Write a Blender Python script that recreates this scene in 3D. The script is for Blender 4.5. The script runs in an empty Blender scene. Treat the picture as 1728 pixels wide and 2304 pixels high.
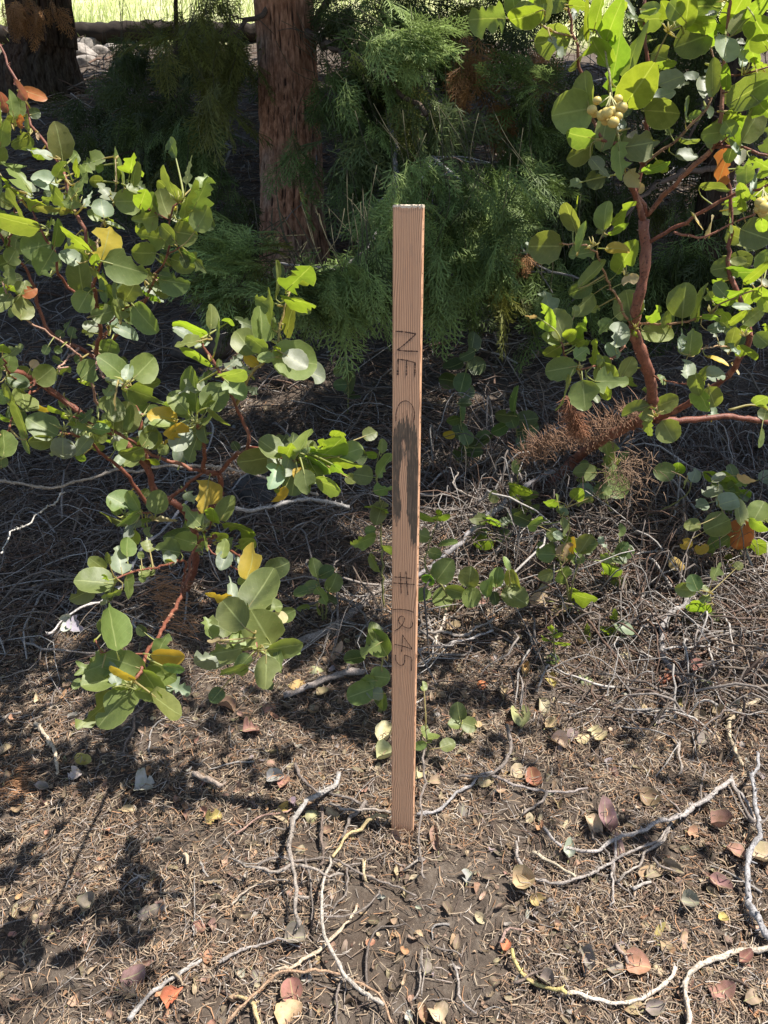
import bpy, math, random
import numpy as np
from mathutils import Vector, Matrix

random.seed(7)
rng = np.random.default_rng(7)
scn = bpy.context.scene
COL = scn.collection

# ------------------------------------------------------------------ camera, sky, sun, exposure
PITCH = math.radians(27.0)
CAM_H = 1.128
F = 1700.0
cam = bpy.data.cameras.new("camera")
cam.sensor_fit = 'VERTICAL'; cam.sensor_height = 36.0; cam.lens = F / 2304 * 36.0
cam.clip_start = 0.05; cam.clip_end = 6000
cam_o = bpy.data.objects.new("camera", cam); COL.objects.link(cam_o)
cam_o.location = (0, 0, CAM_H)
cam_o.rotation_euler = (math.radians(90) - PITCH, 0, 0)
scn.camera = cam_o

SUN = np.array([0.40, 0.0, 0.916]); SUN /= np.linalg.norm(SUN)
w = bpy.data.worlds.new("World"); scn.world = w; w.use_nodes = True
nt = w.node_tree; nt.nodes.clear()
sky = nt.nodes.new('ShaderNodeTexSky'); sky.sky_type = 'NISHITA'; sky.sun_disc = False
sky.sun_elevation = math.asin(SUN[2]); sky.sun_rotation = math.radians(90)
bg = nt.nodes.new('ShaderNodeBackground'); bg.inputs[1].default_value = 0.10
wo = nt.nodes.new('ShaderNodeOutputWorld')
nt.links.new(sky.outputs[0], bg.inputs[0]); nt.links.new(bg.outputs[0], wo.inputs[0])
sun = bpy.data.lights.new("sun", 'SUN'); sun.energy = 5.0; sun.angle = math.radians(0.55); sun.color = (1, 0.955, 0.89)
sun_o = bpy.data.objects.new("sun", sun); COL.objects.link(sun_o)
sun_o.rotation_euler = Vector(SUN).to_track_quat('Z', 'Y').to_euler()
sun_o.location = (4, 0, 9)
scn.view_settings.view_transform = 'Standard'; scn.view_settings.look = 'None'
scn.view_settings.exposure = 1.0; scn.view_settings.gamma = 1.0
scn.render.engine = 'CYCLES'
cy = scn.cycles
cy.max_bounces = 6; cy.diffuse_bounces = 4; cy.glossy_bounces = 2; cy.transmission_bounces = 3; cy.transparent_max_bounces = 4
cy.sample_clamp_indirect = 8

# ------------------------------------------------------------------ geometry of the view and of the terrain
RIGHT = np.array([1.0, 0, 0])
FWD = np.array([0, math.cos(PITCH), -math.sin(PITCH)])
UP = np.array([0, math.sin(PITCH), math.cos(PITCH)])
EYE = np.array([0, 0, CAM_H])
def at(px, py, z):
    return EYE + z * (FWD + (px - 864) / F * RIGHT - (py - 1152) / F * UP)
KY = np.array([-60, -3, 0, .94, 2, 3, 4, 5.5, 7.5, 10, 14, 25, 60, 200, 900, 3000.])
KZ = np.array([-6, -.25, -.06, 0, .07, .25, .495, .87, 1.40, 1.93, 2.95, 6.2, 15, 32, 60, 60.])
_dy = np.concatenate([np.arange(-60, 30, .05), np.arange(30, 3000, 5.)])
_dz = np.interp(_dy, KY, KZ)
_k = np.ones(9) / 9; _m = _dy < 29
_s = np.convolve(np.pad(_dz[_m], 4, mode='edge'), _k, 'valid'); _dz[:_m.sum()] = _s
def hz(x, y):
    x = np.asarray(x, float); y = np.asarray(y, float)
    z = np.interp(y, _dy, _dz)
    g = np.clip((y - .3) / 3, .15, 3)
    z = z + .012 * np.sin(x * 3.1 + y * 2.3) * g + .007 * np.sin(x * 7.7 - y * 5.1 + 1) + .03 * np.sin(x * .9 + 2) * np.clip(y - 1.5, 0, 3) * .5
    z = z + .0035 * np.sin(x * 31 + 2 * np.sin(y * 17)) * np.sin(y * 27 + 1.3) + .0025 * np.sin(x * 67 + y * 41)
    return z
def gp(px, py, lift=0.0):
    d = FWD + (px - 864) / F * RIGHT - (py - 1152) / F * UP
    t = np.concatenate([np.arange(.3, 4, .004), np.arange(4, 30, .03)])
    P = EYE[None] + t[:, None] * d[None]
    below = P[:, 2] < hz(P[:, 0], P[:, 1]) + lift
    i = np.argmax(below)
    if not below.any(): i = len(t) - 1
    return P[i].copy()
def depth(p): return float(np.dot(p - EYE, FWD))

# reading frames: pixel boxes of the photograph that positions were measured in (x0, y0, scale)
FR = dict(A=(0, 200, 3.318), B=(1150, 0, 2.870), C=(1150, 600, 2.870), D=(150, 750, 2.765), E=(0, 700, 3.687),
          R1=(0, 0, 1.92), R2=(864, 0, 1.92), R3=(0, 600, 1.92), R4=(864, 600, 1.92), R5=(0, 1200, 1.92), R6=(864, 1200, 1.92),
          R7=(0, 1700, 1.92), R8=(864, 1700, 1.92), G1=(300, 1600, 2.074), G2=(0, 1550, 2.765), G3=(1000, 1350, 2.279),
          S1=(800, 430, 4.174), S2=(800, 900, 4.426), S3=(800, 1300, 3.403), P=(0, 0, 1.0))
def fp(f, x, y):
    a, b, s = FR[f]
    return a + x / s, b + y / s

# ------------------------------------------------------------------ mesh building
class MB:
    def __init__(s): s.V = []; s.Q = []; s.T = []; s.C = []; s.U = []; s.n = 0
    def add(s, v, q=None, t=None, c=(.5, .5, .5), u=None):
        v = np.asarray(v, float).reshape(-1, 3); n = len(v)
        s.V.append(v)
        if q is not None and len(q): s.Q.append(np.asarray(q, int) + s.n)
        if t is not None and len(t): s.T.append(np.asarray(t, int) + s.n)
        c = np.asarray(c, float)
        s.C.append(np.broadcast_to(c, (n, 3)) if c.ndim == 1 else c)
        s.U.append(np.zeros((n, 3)) if u is None else u)
        s.n += n
    def build(s, name, mat, parent=None, smooth=True):
        V = np.concatenate(s.V) if s.V else np.zeros((0, 3))
        org = np.zeros(3); q_ = parent
        while q_ is not None: org = org + np.array(q_.location); q_ = q_.parent
        me = bpy.data.meshes.new(name)
        Q = np.concatenate(s.Q) if s.Q else np.zeros((0, 4), int)
        T = np.concatenate(s.T) if s.T else np.zeros((0, 3), int)
        me.vertices.add(len(V)); me.vertices.foreach_set('co', (V - org).astype(np.float32).ravel())
        nl = Q.size + T.size
        me.loops.add(nl); me.loops.foreach_set('vertex_index', np.concatenate([Q.ravel(), T.ravel()]).astype(np.int32))
        me.polygons.add(len(Q) + len(T))
        st = np.concatenate([np.arange(len(Q)) * 4, Q.size + np.arange(len(T)) * 3]).astype(np.int32)
        me.polygons.foreach_set('loop_start', st)
        me.update(calc_edges=True)
        if smooth: me.polygons.foreach_set('use_smooth', np.ones(len(Q) + len(T), bool))
        a = me.attributes.new('Col', 'FLOAT_COLOR', 'POINT')
        C = np.concatenate(s.C); a.data.foreach_set('color', np.concatenate([C, np.ones((len(C), 1))], 1).astype(np.float32).ravel())
        a = me.attributes.new('luv', 'FLOAT_VECTOR', 'POINT')
        a.data.foreach_set('vector', np.concatenate(s.U).astype(np.float32).ravel())
        me.materials.append(mat)
        me.validate()
        o = bpy.data.objects.new(name, me); COL.objects.link(o)
        if parent is not None: o.parent = parent
        return o
def thing(name, label, cat, loc, group=None):
    o = bpy.data.objects.new(name, None); COL.objects.link(o)
    o.location = Vector([float(t) for t in loc]); o.empty_display_size = .05
    o.matrix_world = Matrix.Translation(o.location)
    o['label'] = label; o['category'] = cat
    if group: o['group'] = group
    return o
def tag(o, label=None, cat=None, group=None, kind=None):
    if label: o['label'] = label
    if cat: o['category'] = cat
    if group: o['group'] = group
    if kind: o['kind'] = kind
    return o
def recenter(o):
    """put a single-mesh thing's origin at its own place"""
    me = o.data; n = len(me.vertices); a = np.zeros(n * 3, np.float32); me.vertices.foreach_get('co', a); a = a.reshape(-1, 3)
    c = a.mean(0); c[2] = a[:, 2].min(); me.vertices.foreach_set('co', (a - c).ravel()); o.location = Vector([float(t) for t in c]); me.update()
    return o
def nrm(v): return v / (np.linalg.norm(v) + 1e-12)
def smooth_path(P, step):
    """Catmull-Rom through rows (any number of columns)"""
    P = np.asarray(P, float)
    if len(P) < 2: return P
    Q = np.vstack([2 * P[0] - P[1], P, 2 * P[-1] - P[-2]])
    out = []
    for i in range(1, len(Q) - 2):
        L = np.linalg.norm(Q[i + 1][:3] - Q[i][:3]); n = max(1, int(L / step))
        for k in range(n):
            t = k / n
            out.append(.5 * ((2 * Q[i]) + (-Q[i - 1] + Q[i + 1]) * t + (2 * Q[i - 1] - 5 * Q[i] + 4 * Q[i + 1] - Q[i + 2]) * t * t + (-Q[i - 1] + 3 * Q[i] - 3 * Q[i + 1] + Q[i + 2]) * t ** 3))
    out.append(P[-1])
    return np.array(out)
def tube(mb, P, R, sides=8, col=(.3, .1, .06), cap=True, rough=0.0, jit=0.0):
    P = np.asarray(P, float); n = len(P)
    if n < 2: return
    R = np.broadcast_to(np.asarray(R, float), (n,)).copy()
    T = np.gradient(P, axis=0); T /= np.linalg.norm(T, axis=1)[:, None] + 1e-12
    x = np.cross(T[0], [0.13, .4, .9]); x = nrm(x)
    rings = []
    for i in range(n):
        x = nrm(x - T[i] * np.dot(x, T[i])); y = np.cross(T[i], x)
        a = np.arange(sides) / sides * 2 * np.pi
        r = R[i] * (1 + rough * rng.normal(size=sides)) if rough else np.full(sides, R[i])
        rings.append(P[i] + (np.cos(a) * r)[:, None] * x + (np.sin(a) * r)[:, None] * y)
    V = np.concatenate(rings)
    i = np.arange(n - 1)[:, None] * sides; k = np.arange(sides)[None]; k2 = (k + 1) % sides
    q = np.stack([i + k, i + k2, i + sides + k2, i + sides + k], -1).reshape(-1, 4)
    t = []
    if cap:
        V = np.vstack([V, P[0], P[-1]]); a, b = n * sides, n * sides + 1
        for j in range(sides):
            t.append((a, (j + 1) % sides, j)); t.append((b, (n - 1) * sides + j, (n - 1) * sides + (j + 1) % sides))
    c = np.asarray(col, float)
    if jit and c.ndim == 1: c = c[None] * (1 + jit * rng.normal(size=(len(V), 1)))
    mb.add(V, q, t, np.clip(c, 0, 1))

# ------------------------------------------------------------------ materials
def newmat(name):
    m = bpy.data.materials.new(name); m.use_nodes = True; m.node_tree.nodes.clear()
    return m, m.node_tree
def N(t, typ, **kw):
    n = t.nodes.new(typ)
    for k, v in kw.items(): setattr(n, k, v)
    return n
def attr(t, name):
    n = N(t, 'ShaderNodeAttribute'); n.attribute_name = name; return n
def mix(t, a, b, f, mode='MIX'):
    n = N(t, 'ShaderNodeMix', data_type='RGBA', blend_type=mode)
    for s, v in ((0, f), (6, a), (7, b)):
        if hasattr(v, 'links'): t.links.new(v, n.inputs[s])
        else: n.inputs[s].default_value = v if s == 0 else (*v, 1)
    return n.outputs[2]
def ramp(t, fac, stops):
    r = N(t, 'ShaderNodeValToRGB'); e = r.color_ramp.elements
    while len(e) < len(stops): e.new(.5)
    for k, (p, c) in enumerate(stops): e[k].position = p; e[k].color = (*c, 1)
    t.links.new(fac, r.inputs[0]); return r.outputs[0]
def noise(t, scale, detail=4, rough=.6, vec=None, stretch=None, dist=0):
    n = N(t, 'ShaderNodeTexNoise'); n.inputs['Scale'].default_value = scale; n.inputs['Detail'].default_value = detail
    n.inputs['Roughness'].default_value = rough; n.inputs['Distortion'].default_value = dist
    tc = N(t, 'ShaderNodeTexCoord'); src = tc.outputs['Object']
    if stretch:
        mp = N(t, 'ShaderNodeMapping'); mp.inputs['Scale'].default_value = stretch; t.links.new(src, mp.inputs[0]); src = mp.outputs[0]
    t.links.new(src, n.inputs['Vector'])
    return n
def bump(t, h, strength, dist=.002):
    b = N(t, 'ShaderNodeBump'); b.inputs['Strength'].default_value = strength; b.inputs['Distance'].default_value = dist
    t.links.new(h, b.inputs['Height']); return b.outputs[0]
def finish(t, col, rough=.7, spec=.4, normal=None, trans=None, tw=0.0):
    p = N(t, 'ShaderNodeBsdfPrincipled'); o = N(t, 'ShaderNodeOutputMaterial')
    if hasattr(col, 'links'): t.links.new(col, p.inputs['Base Color'])
    else: p.inputs['Base Color'].default_value = (*col, 1)
    if hasattr(rough, 'links'): t.links.new(rough, p.inputs['Roughness'])
    else: p.inputs['Roughness'].default_value = rough
    p.inputs['Specular IOR Level'].default_value = spec
    if normal is not None: t.links.new(normal, p.inputs['Normal'])
    out = p.outputs[0]
    if trans is not None:
        tr = N(t, 'ShaderNodeBsdfTranslucent'); t.links.new(trans, tr.inputs[0])
        ms = N(t, 'ShaderNodeMixShader'); ms.inputs[0].default_value = tw
        t.links.new(out, ms.inputs[1]); t.links.new(tr.outputs[0], ms.inputs[2]); out = ms.outputs[0]
    t.links.new(out, o.inputs[0])

def mat_leaf(name, tint, tw, rough=.48, blotch=.5, spec=.5):
    m, t = newmat(name)
    c = attr(t, 'Col').outputs['Color']
    n1 = noise(t, 60, 4, .6); n2 = noise(t, 420, 3, .6)
    c = mix(t, c, mix(t, c, (.62, .66, .55), 1.0, 'MULTIPLY'), ramp(t, n1.outputs[0], [(.4, (0, 0, 0)), (.62, (blotch,) * 3)]))
    n5 = noise(t, 130, 5, .7); c = mix(t, c, (.30, .24, .10), ramp(t, n2.outputs[0], [(.64, (0, 0, 0)), (.72, (.55,) * 3)])); c = mix(t, c, (.17, .11, .055), ramp(t, n5.outputs[0], [(.66, (0, 0, 0)), (.72, (.7,) * 3)]))
    uv = attr(t, 'luv'); sx = N(t, 'ShaderNodeSeparateXYZ'); t.links.new(uv.outputs['Vector'], sx.inputs[0])
    ab = N(t, 'ShaderNodeMath', operation='ABSOLUTE'); t.links.new(sx.outputs[1], ab.inputs[0])
    rib = ramp(t, ab.outputs[0], [(0, (.55,) * 3), (.04, (.2,) * 3), (.07, (0, 0, 0)), (.94, (0, 0, 0)), (1.0, (.35,) * 3)])
    # side veins: stripes of (u - 0.35*|v|)
    mm = N(t, 'ShaderNodeMath', operation='MULTIPLY_ADD'); t.links.new(ab.outputs[0], mm.inputs[0]); mm.inputs[1].default_value = -.33; t.links.new(sx.outputs[0], mm.inputs[2])
    m2 = N(t, 'ShaderNodeMath', operation='MULTIPLY'); t.links.new(mm.outputs[0], m2.inputs[0]); m2.inputs[1].default_value = 46
    sn = N(t, 'ShaderNodeMath', operation='SINE'); t.links.new(m2.outputs[0], sn.inputs[0])
    vein = ramp(t, sn.outputs[0], [(.93, (0, 0, 0)), (1.0, (.10,) * 3)])
    c2 = mix(t, c, (.42, .46, .20), rib); c2 = mix(t, c2, (.36, .42, .17), vein)
    tc = mix(t, c2, tint, 1.0, 'MULTIPLY')
    finish(t, c2, rough, spec, bump(t, noise(t, 160, 3).outputs[0], .25, .001), tc, tw)
    return m
def mat_col(name, rough=.85, spec=.25, nscale=300, amount=.5, bmp=.4, bd=.001, stretch=None, tw=0.0):
    m, t = newmat(name)
    c = attr(t, 'Col').outputs['Color']
    n = noise(t, nscale, 4, .65, stretch=stretch)
    c = mix(t, c, mix(t, c, (1 - amount,) * 3, 1.0, 'MULTIPLY'), ramp(t, n.outputs[0], [(.38, (1, 1, 1)), (.6, (0, 0, 0))]))
    finish(t, c, rough, spec, bump(t, n.outputs[0], bmp, bd), c if tw else None, tw)
    return m
M = {}
M['leaf'] = mat_leaf('manzanita_leaf', (2.15, 2.15, .75), .37)
M['leafy'] = mat_leaf('yellowed_leaf', (1.3, 1.2, .7), .4, blotch=.35)
M['cedar'] = mat_col('cedar_foliage', .6, .35, 200, .3, .1, tw=.35)
M['stemg'] = mat_col('green_stem', .6, .35, 300, .25, .2)
M['litter'] = mat_col('needle_litter_bits', .75, .3, 500, .4, .4)
M['dryleaf'] = mat_leaf('fallen_leaf', (1.1, 1.0, .85), .12, .8, .85, .2)
M['deadwood'] = mat_col('dead_wood', .85, .2, 350, .55, .7, .0015)
M['grass'] = mat_col('sunlit_grass', .7, .25, 20, .2, .1, tw=.45)
M['rock'] = mat_col('granite', .9, .2, 25, .45, .8, .01)

m, t = newmat('red_bark')
n1 = noise(t, 260, 5, .65); n2 = noise(t, 60, 3, .5, stretch=(1, 1, .4))
c = attr(t, 'Col').outputs['Color']
c = mix(t, c, (.50, .25, .15), ramp(t, n2.outputs[0], [(.55, (0, 0, 0)), (.72, (.55,) * 3)]))
c = mix(t, c, (.06, .022, .016), ramp(t, n1.outputs[0], [(.34, (1, 1, 1)), (.46, (0, 0, 0))]))
c = mix(t, c, (.72, .6, .48), ramp(t, n1.outputs[0], [(.68, (0, 0, 0)), (.72, (.85,) * 3)]))
finish(t, c, .55, .4, bump(t, n1.outputs[0], .7, .0015)); M['bark'] = m

def mat_cedarbark(name, a, b, dark):
    m, t = newmat(name)
    n1 = noise(t, 9, 6, .7, stretch=(1, 1, .16), dist=.6); n2 = noise(t, 60, 5, .7, stretch=(1, 1, .25)); n3 = noise(t, 2.2, 3)
    c = mix(t, a, b, ramp(t, n3.outputs[0], [(.42, (0, 0, 0)), (.58, (1, 1, 1))]))
    c = mix(t, c, mix(t, c, (.5, .45, .42), 1.0, 'MULTIPLY'), ramp(t, n2.outputs[0], [(.42, (1, 1, 1)), (.6, (0, 0, 0))]))
    c = mix(t, c, dark, ramp(t, attr(t, 'Col').outputs['Color'], [(.15, (1, 1, 1)), (.45, (0, 0, 0))]))
    finish(t, c, .9, .15, bump(t, n2.outputs[0], .9, .012))
    return m
M['cbark'] = mat_cedarbark('cedar_bark', (.56, .28, .165), (.38, .26, .19), (.06, .033, .024))
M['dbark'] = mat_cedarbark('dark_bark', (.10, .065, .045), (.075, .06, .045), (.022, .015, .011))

m, t = newmat('forest_soil')
n1 = noise(t, 9, 8, .7); n2 = noise(t, 240, 5, .75); n3 = noise(t, 45, 6, .7); n4 = noise(t, 1.1, 4)
c = ramp(t, n3.outputs[0], [(.3, (.060, .046, .036)), (.5, (.115, .090, .070)), (.7, (.20, .165, .130))])
c = mix(t, c, (.085, .062, .046), ramp(t, n1.outputs[0], [(.45, (0, 0, 0)), (.62, (.8,) * 3)]))
c = mix(t, c, (.36, .29, .21), ramp(t, n2.outputs[0], [(.6, (0, 0, 0)), (.7, (.7,) * 3)]))
tc = N(t, 'ShaderNodeTexCoord'); sx = N(t, 'ShaderNodeSeparateXYZ'); t.links.new(tc.outputs['Object'], sx.inputs[0])
mr = N(t, 'ShaderNodeMapRange'); mr.inputs[1].default_value = 10.0; mr.inputs[2].default_value = 10.8; t.links.new(sx.outputs[1], mr.inputs[0])
c = mix(t, c, ramp(t, n4.outputs[0], [(.35, (.42, .46, .17)), (.65, (.58, .55, .33))]), mr.outputs[0])
ad = N(t, 'ShaderNodeMath', operation='ADD'); t.links.new(n2.outputs[0], ad.inputs[0]); t.links.new(n3.outputs[0], ad.inputs[1])
finish(t, c, .95, .15, bump(t, ad.outputs[0], .9, .006)); M['soil'] = m

# ------------------------------------------------------------------ ground sheet out to the horizon
def axis(parts):
    out = [np.array([parts[0][0]])]
    for a, b, s in parts: out.append(np.arange(a + s, b + s / 2, s))
    return np.unique(np.round(np.concatenate(out), 4))
xs = axis([(-.9, .9, .012), (.9, 2.5, .04), (2.5, 8, .25), (8, 40, 2), (40, 400, 30), (400, 3000, 400)])
xs = np.unique(np.concatenate([xs, -xs[xs > .9]]))
ys = axis([(-60, -4, 8), (-4, .2, .2), (.2, 2.2, .012), (2.2, 4.5, .04), (4.5, 14, .2), (14, 60, 2), (60, 400, 30), (400, 2990, 300)])
X, Y = np.meshgrid(xs, ys)
Z = hz(X, Y)
near = np.exp(-np.clip(np.abs(X) - .9, 0, 9) * 3) * (Y > .2) * (Y < 3)
Z = Z + near * .0022 * rng.normal(size=X.shape)
g = MB(); nx, ny = len(xs), len(ys)
i = np.arange(ny - 1)[:, None] * nx + np.arange(nx - 1)[None]
g.add(np.stack([X, Y, Z], -1).reshape(-1, 3), np.stack([i, i + 1, i + nx + 1, i + nx], -1).reshape(-1, 4))
tag(g.build('ground', M['soil']), 'dark forest soil sloping gently up towards the trees', kind='structure')

# ------------------------------------------------------------------ the wooden stake
foot = gp(905, 1885); ztop = .964 * depth(foot) / 1.346
top = at(918, 461, ztop)
ax_v = nrm(top - foot); L_ST = np.linalg.norm(top - foot)
mid = (foot + top) / 2
n0 = nrm(EYE - mid); n0 = nrm(n0 - ax_v * np.dot(n0, ax_v))
side0 = np.cross(ax_v, n0)            # towards the right of the picture
psi = math.radians(-6.5)
ax_n = nrm(n0 * math.cos(psi) + side0 * math.sin(psi))
ax_u = np.cross(ax_v, ax_n)
if ax_u[0] < 0: ax_u = -ax_u
W_ST, T_ST = .0392 * depth(foot) / 1.346, .0185
def on_face(f, x, y):
    """a point of the photographed writing, as board coordinates"""
    px, py = fp(f, x, y); d = FWD + (px - 864) / F * RIGHT - (py - 1152) / F * UP
    t_ = np.dot(foot - EYE, ax_n) / np.dot(d, ax_n); p = EYE + t_ * d - foot
    return np.dot(p, ax_u), np.dot(p, ax_v)
stain_poly = [on_face('S2', *p) for p in [(405, 235), (440, 205), (480, 198), (530, 210), (560, 225), (600, 290), (612, 420), (622, 600), (622, 1000), (614, 1250), (605, 1470), (560, 1465), (548, 1350), (535, 1220), (508, 1150), (512, 1000), (508, 800), (515, 640), (490, 560), (460, 600), (440, 700), (430, 850), (445, 950), (460, 1080), (440, 1180), (415, 1240), (385, 1190), (358, 1100), (358, 600), (368, 400), (380, 290)]]
hole = [on_face('S2', *p) for p in [(455, 425), (492, 405), (498, 490), (470, 512)]]
def inpoly(U, V, poly):
    r = np.zeros(U.shape, bool); n = len(poly)
    for k in range(n):
        (x1, y1), (x2, y2) = poly[k], poly[(k + 1) % n]
        c_ = ((y1 > V) != (y2 > V)) & (U < (x2 - x1) * (V - y1) / (y2 - y1 + 1e-12) + x1); r ^= c_
    return r
stake = thing('wooden_stake', 'upright sawn timber survey stake with burnt lettering and a dark weathered stain', 'stake', foot)
bmb = MB()
def face_grid(o, du, dv, nu, nv, stainy=False, wob=0.0):
    a, b = np.meshgrid(np.linspace(0, 1, nu), np.linspace(0, 1, nv))
    P = o[None, None] + a[..., None] * du + b[..., None] * dv
    R_ = P - foot; uu, vv, ww = R_ @ ax_u, R_ @ ax_v, R_ @ ax_n
    c_ = np.zeros(a.shape + (3,))
    if stainy:
        j = .0012 * np.sin(uu * 9000) * 0 + .006 * rng.normal(size=(1, nu))
        m_ = inpoly(uu, vv + j, stain_poly) & ~inpoly(uu, vv + j * .5, hole)
        c_[..., 0] = m_
    i_ = np.arange(nv - 1)[:, None] * nu + np.arange(nu - 1)[None]
    bmb.add(P.reshape(-1, 3), np.stack([i_, i_ + 1, i_ + nu + 1, i_ + nu], -1).reshape(-1, 4), c=c_.reshape(-1, 3), u=np.stack([uu, vv, ww], -1).reshape(-1, 3))
B0 = foot - ax_v * .14
hu, ch = ax_u * W_ST / 2, .0012
FL = ax_v * (L_ST + .14 - .0012)
face_grid(B0 - hu + ax_u * ch, ax_u * (W_ST - 2 * ch), FL, 60, 560, True)                        # front
face_grid(B0 + hu - ax_n * ch, -ax_n * (T_ST - 2 * ch), FL, 3, 60)                               # right
face_grid(B0 - hu - ax_n * (T_ST - ch), ax_n * (T_ST - 2 * ch), FL, 3, 60)                       # left
face_grid(B0 + hu - ax_u * ch - ax_n * T_ST, -ax_u * (W_ST - 2 * ch), FL, 3, 60)                 # back
for (p, q) in ((hu - ax_u * ch, hu - ax_n * ch), (hu - ax_n * (T_ST - ch), hu - ax_u * ch - ax_n * T_ST), (-hu + ax_u * ch - ax_n * T_ST, -hu - ax_n * (T_ST - ch)), (-hu - ax_n * ch, -hu + ax_u * ch)):
    face_grid(B0 + p, q - p, FL, 2, 60)
m, t = newmat('sawn_fir')
uv = attr(t, 'luv'); sx = N(t, 'ShaderNodeSeparateXYZ'); t.links.new(uv.outputs['Vector'], sx.inputs[0])
def tn(scale, stretch, detail=2):
    mp = N(t, 'ShaderNodeMapping'); mp.inputs['Scale'].default_value = stretch; t.links.new(uv.outputs['Vector'], mp.inputs[0])
    n = N(t, 'ShaderNodeTexNoise'); n.inputs['Scale'].default_value = scale; n.inputs['Detail'].default_value = detail
    t.links.new(mp.outputs[0], n.inputs['Vector']); return n.outputs[0]
def mth(op, a, b=None, c_=None):
    n = N(t, 'ShaderNodeMath', operation=op)
    for k, v in enumerate((a, b, c_)):
        if v is None: continue
        if hasattr(v, 'links'): t.links.new(v, n.inputs[k])
        else: n.inputs[k].default_value = v
    return n.outputs[0]
wlow = tn(1.0, (18, 3.0, 18)); wwave = tn(1.0, (14, 17, 14), 3)
mr = N(t, 'ShaderNodeMapRange'); t.links.new(sx.outputs[1], mr.inputs[0]); mr.inputs[1].default_value = .55; mr.inputs[2].default_value = .05; mr.inputs[3].default_value = .0016; mr.inputs[4].default_value = .0115
uu = mth('ADD', mth('ADD', sx.outputs[0], mth('MULTIPLY', wlow, .030)), mth('MULTIPLY', wwave, mr.outputs[0]))
uu = mth('ADD', uu, mth('MULTIPLY', sx.outputs[2], .8))
ring = mth('SINE', mth('MULTIPLY', uu, 2200.0))
late = ramp(t, mth('ADD', ring, mth('MULTIPLY_ADD', tn(1.0, (420, 5, 420), 2), 1.6, -.8)), [(.0, (0, 0, 0)), (.35, (.10,) * 3), (.82, (1, 1, 1)), (1, (.75,) * 3)])
fine = tn(1.0, (2600, 26, 2600), 3); big = tn(1.0, (30, 4, 30), 3); spec_ = tn(1.0, (900, 240, 900), 2)
c = mix(t, (.78, .465, .275), (.66, .345, .19), big)
c = mix(t, c, (.27, .105, .05), mth('MULTIPLY', late, .82))
c = mix(t, c, (.46, .27, .17), ramp(t, fine, [(.5, (0, 0, 0)), (.75, (.55,) * 3)]))
st = mth('MULTIPLY', attr(t, 'Col').outputs['Fac'], 3.0)
sepc = N(t, 'ShaderNodeSeparateColor'); t.links.new(attr(t, 'Col').outputs['Color'], sepc.inputs[0])
blot = tn(1.0, (260, 60, 260), 4); stk = mth('MULTIPLY', mth('MULTIPLY', sepc.outputs[0], ramp(t, fine, [(.25, (.8,) * 3), (.5, (1,) * 3), (.8, (.72,) * 3)])), ramp(t, blot, [(.3, (.72,) * 3), (.45, (1,) * 3)]))
c = mix(t, c, mix(t, (.055, .042, .031), (.155, .115, .078), ramp(t, fine, [(.35, (0, 0, 0)), (.65, (1, 1, 1))])), stk)
knock = ramp(t, tn(1.0, (90, 22, 90), 3), [(.62, (0, 0, 0)), (.72, (.45,) * 3)]); c = mix(t, c, (.42, .26, .17), knock)
# the board's lower end has taken up a little damp and dust
mb2 = N(t, 'ShaderNodeMapRange'); t.links.new(sx.outputs[1], mb2.inputs[0]); mb2.inputs[1].default_value = .07; mb2.inputs[2].default_value = .0; mb2.inputs[4].default_value = .55
c = mix(t, c, (.20, .14, .09), mth('MULTIPLY', mb2.outputs[0], big))
hgt = mth('ADD', mth('MULTIPLY', late, .5), mth('MULTIPLY', fine, .6))
finish(t, c, .72, .3, bump(t, hgt, .5, .0007)); M['fir'] = m
# splinters along the right-hand arris
for k in range(70):
    v_ = rng.random() * (L_ST - .05) + .04; p = foot + ax_v * v_ + hu + ax_n * (-.0004)
    l = .002 + .006 * rng.random(); e = ax_u * (.0004 + .0010 * rng.random()) + ax_n * .0002
    bmb.add([p, p + ax_v * l, p + e + ax_v * l * .6], t=[(0, 1, 2)], c=(0, 0, 0), u=np.array([[W_ST/2, v_, 0]] * 3))
brd = bmb.build('board', M['fir'], stake); 
eg = MB()
na, nb = 26, 12
a, b = np.meshgrid(np.linspace(0, 1, na), np.linspace(0, 1, nb))
P = (foot + ax_v * L_ST - hu)[None, None] + a[..., None] * ax_u * W_ST - b[..., None] * ax_n * T_ST
P = P + ax_v * (.0016 * (rng.random(a.shape) - .65))[..., None]
q_ = np.arange(nb - 1)[:, None] * na + np.arange(na - 1)[None]
low = P.copy(); 
V = P.reshape(-1, 3); eg.add(V, np.stack([q_, q_ + 1, q_ + na + 1, q_ + na], -1).reshape(-1, 4), c=(.8, .66, .5))
# fuzzy sawn lip round the end grain
rim = [P[0, k] for k in range(na)] + [P[k, -1] for k in range(1, nb)] + [P[-1, k] for k in range(na - 2, -1, -1)] + [P[k, 0] for k in range(nb - 2, 0, -1)]
rim = np.array(rim); lowr = rim - ax_v * (.0022 + .0016 * rng.random(len(rim)))[:, None]
ctr = P.mean((0, 1)); out_ = rim - ctr; out_ -= np.outer(out_ @ ax_v, ax_v); out_ /= np.linalg.norm(out_, axis=1)[:, None]
rim2 = rim + out_ * .0002; lowr += out_ * .0002; n_ = len(rim)
eg.add(np.vstack([rim2, lowr]), [(k, (k + 1) % n_, n_ + (k + 1) % n_, n_ + k) for k in range(n_)], c=(.78, .64, .48))
eg.build('end_grain', mat_col('cut_end_grain', .85, .2, 900, .3, .6, .0006), stake)
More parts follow.
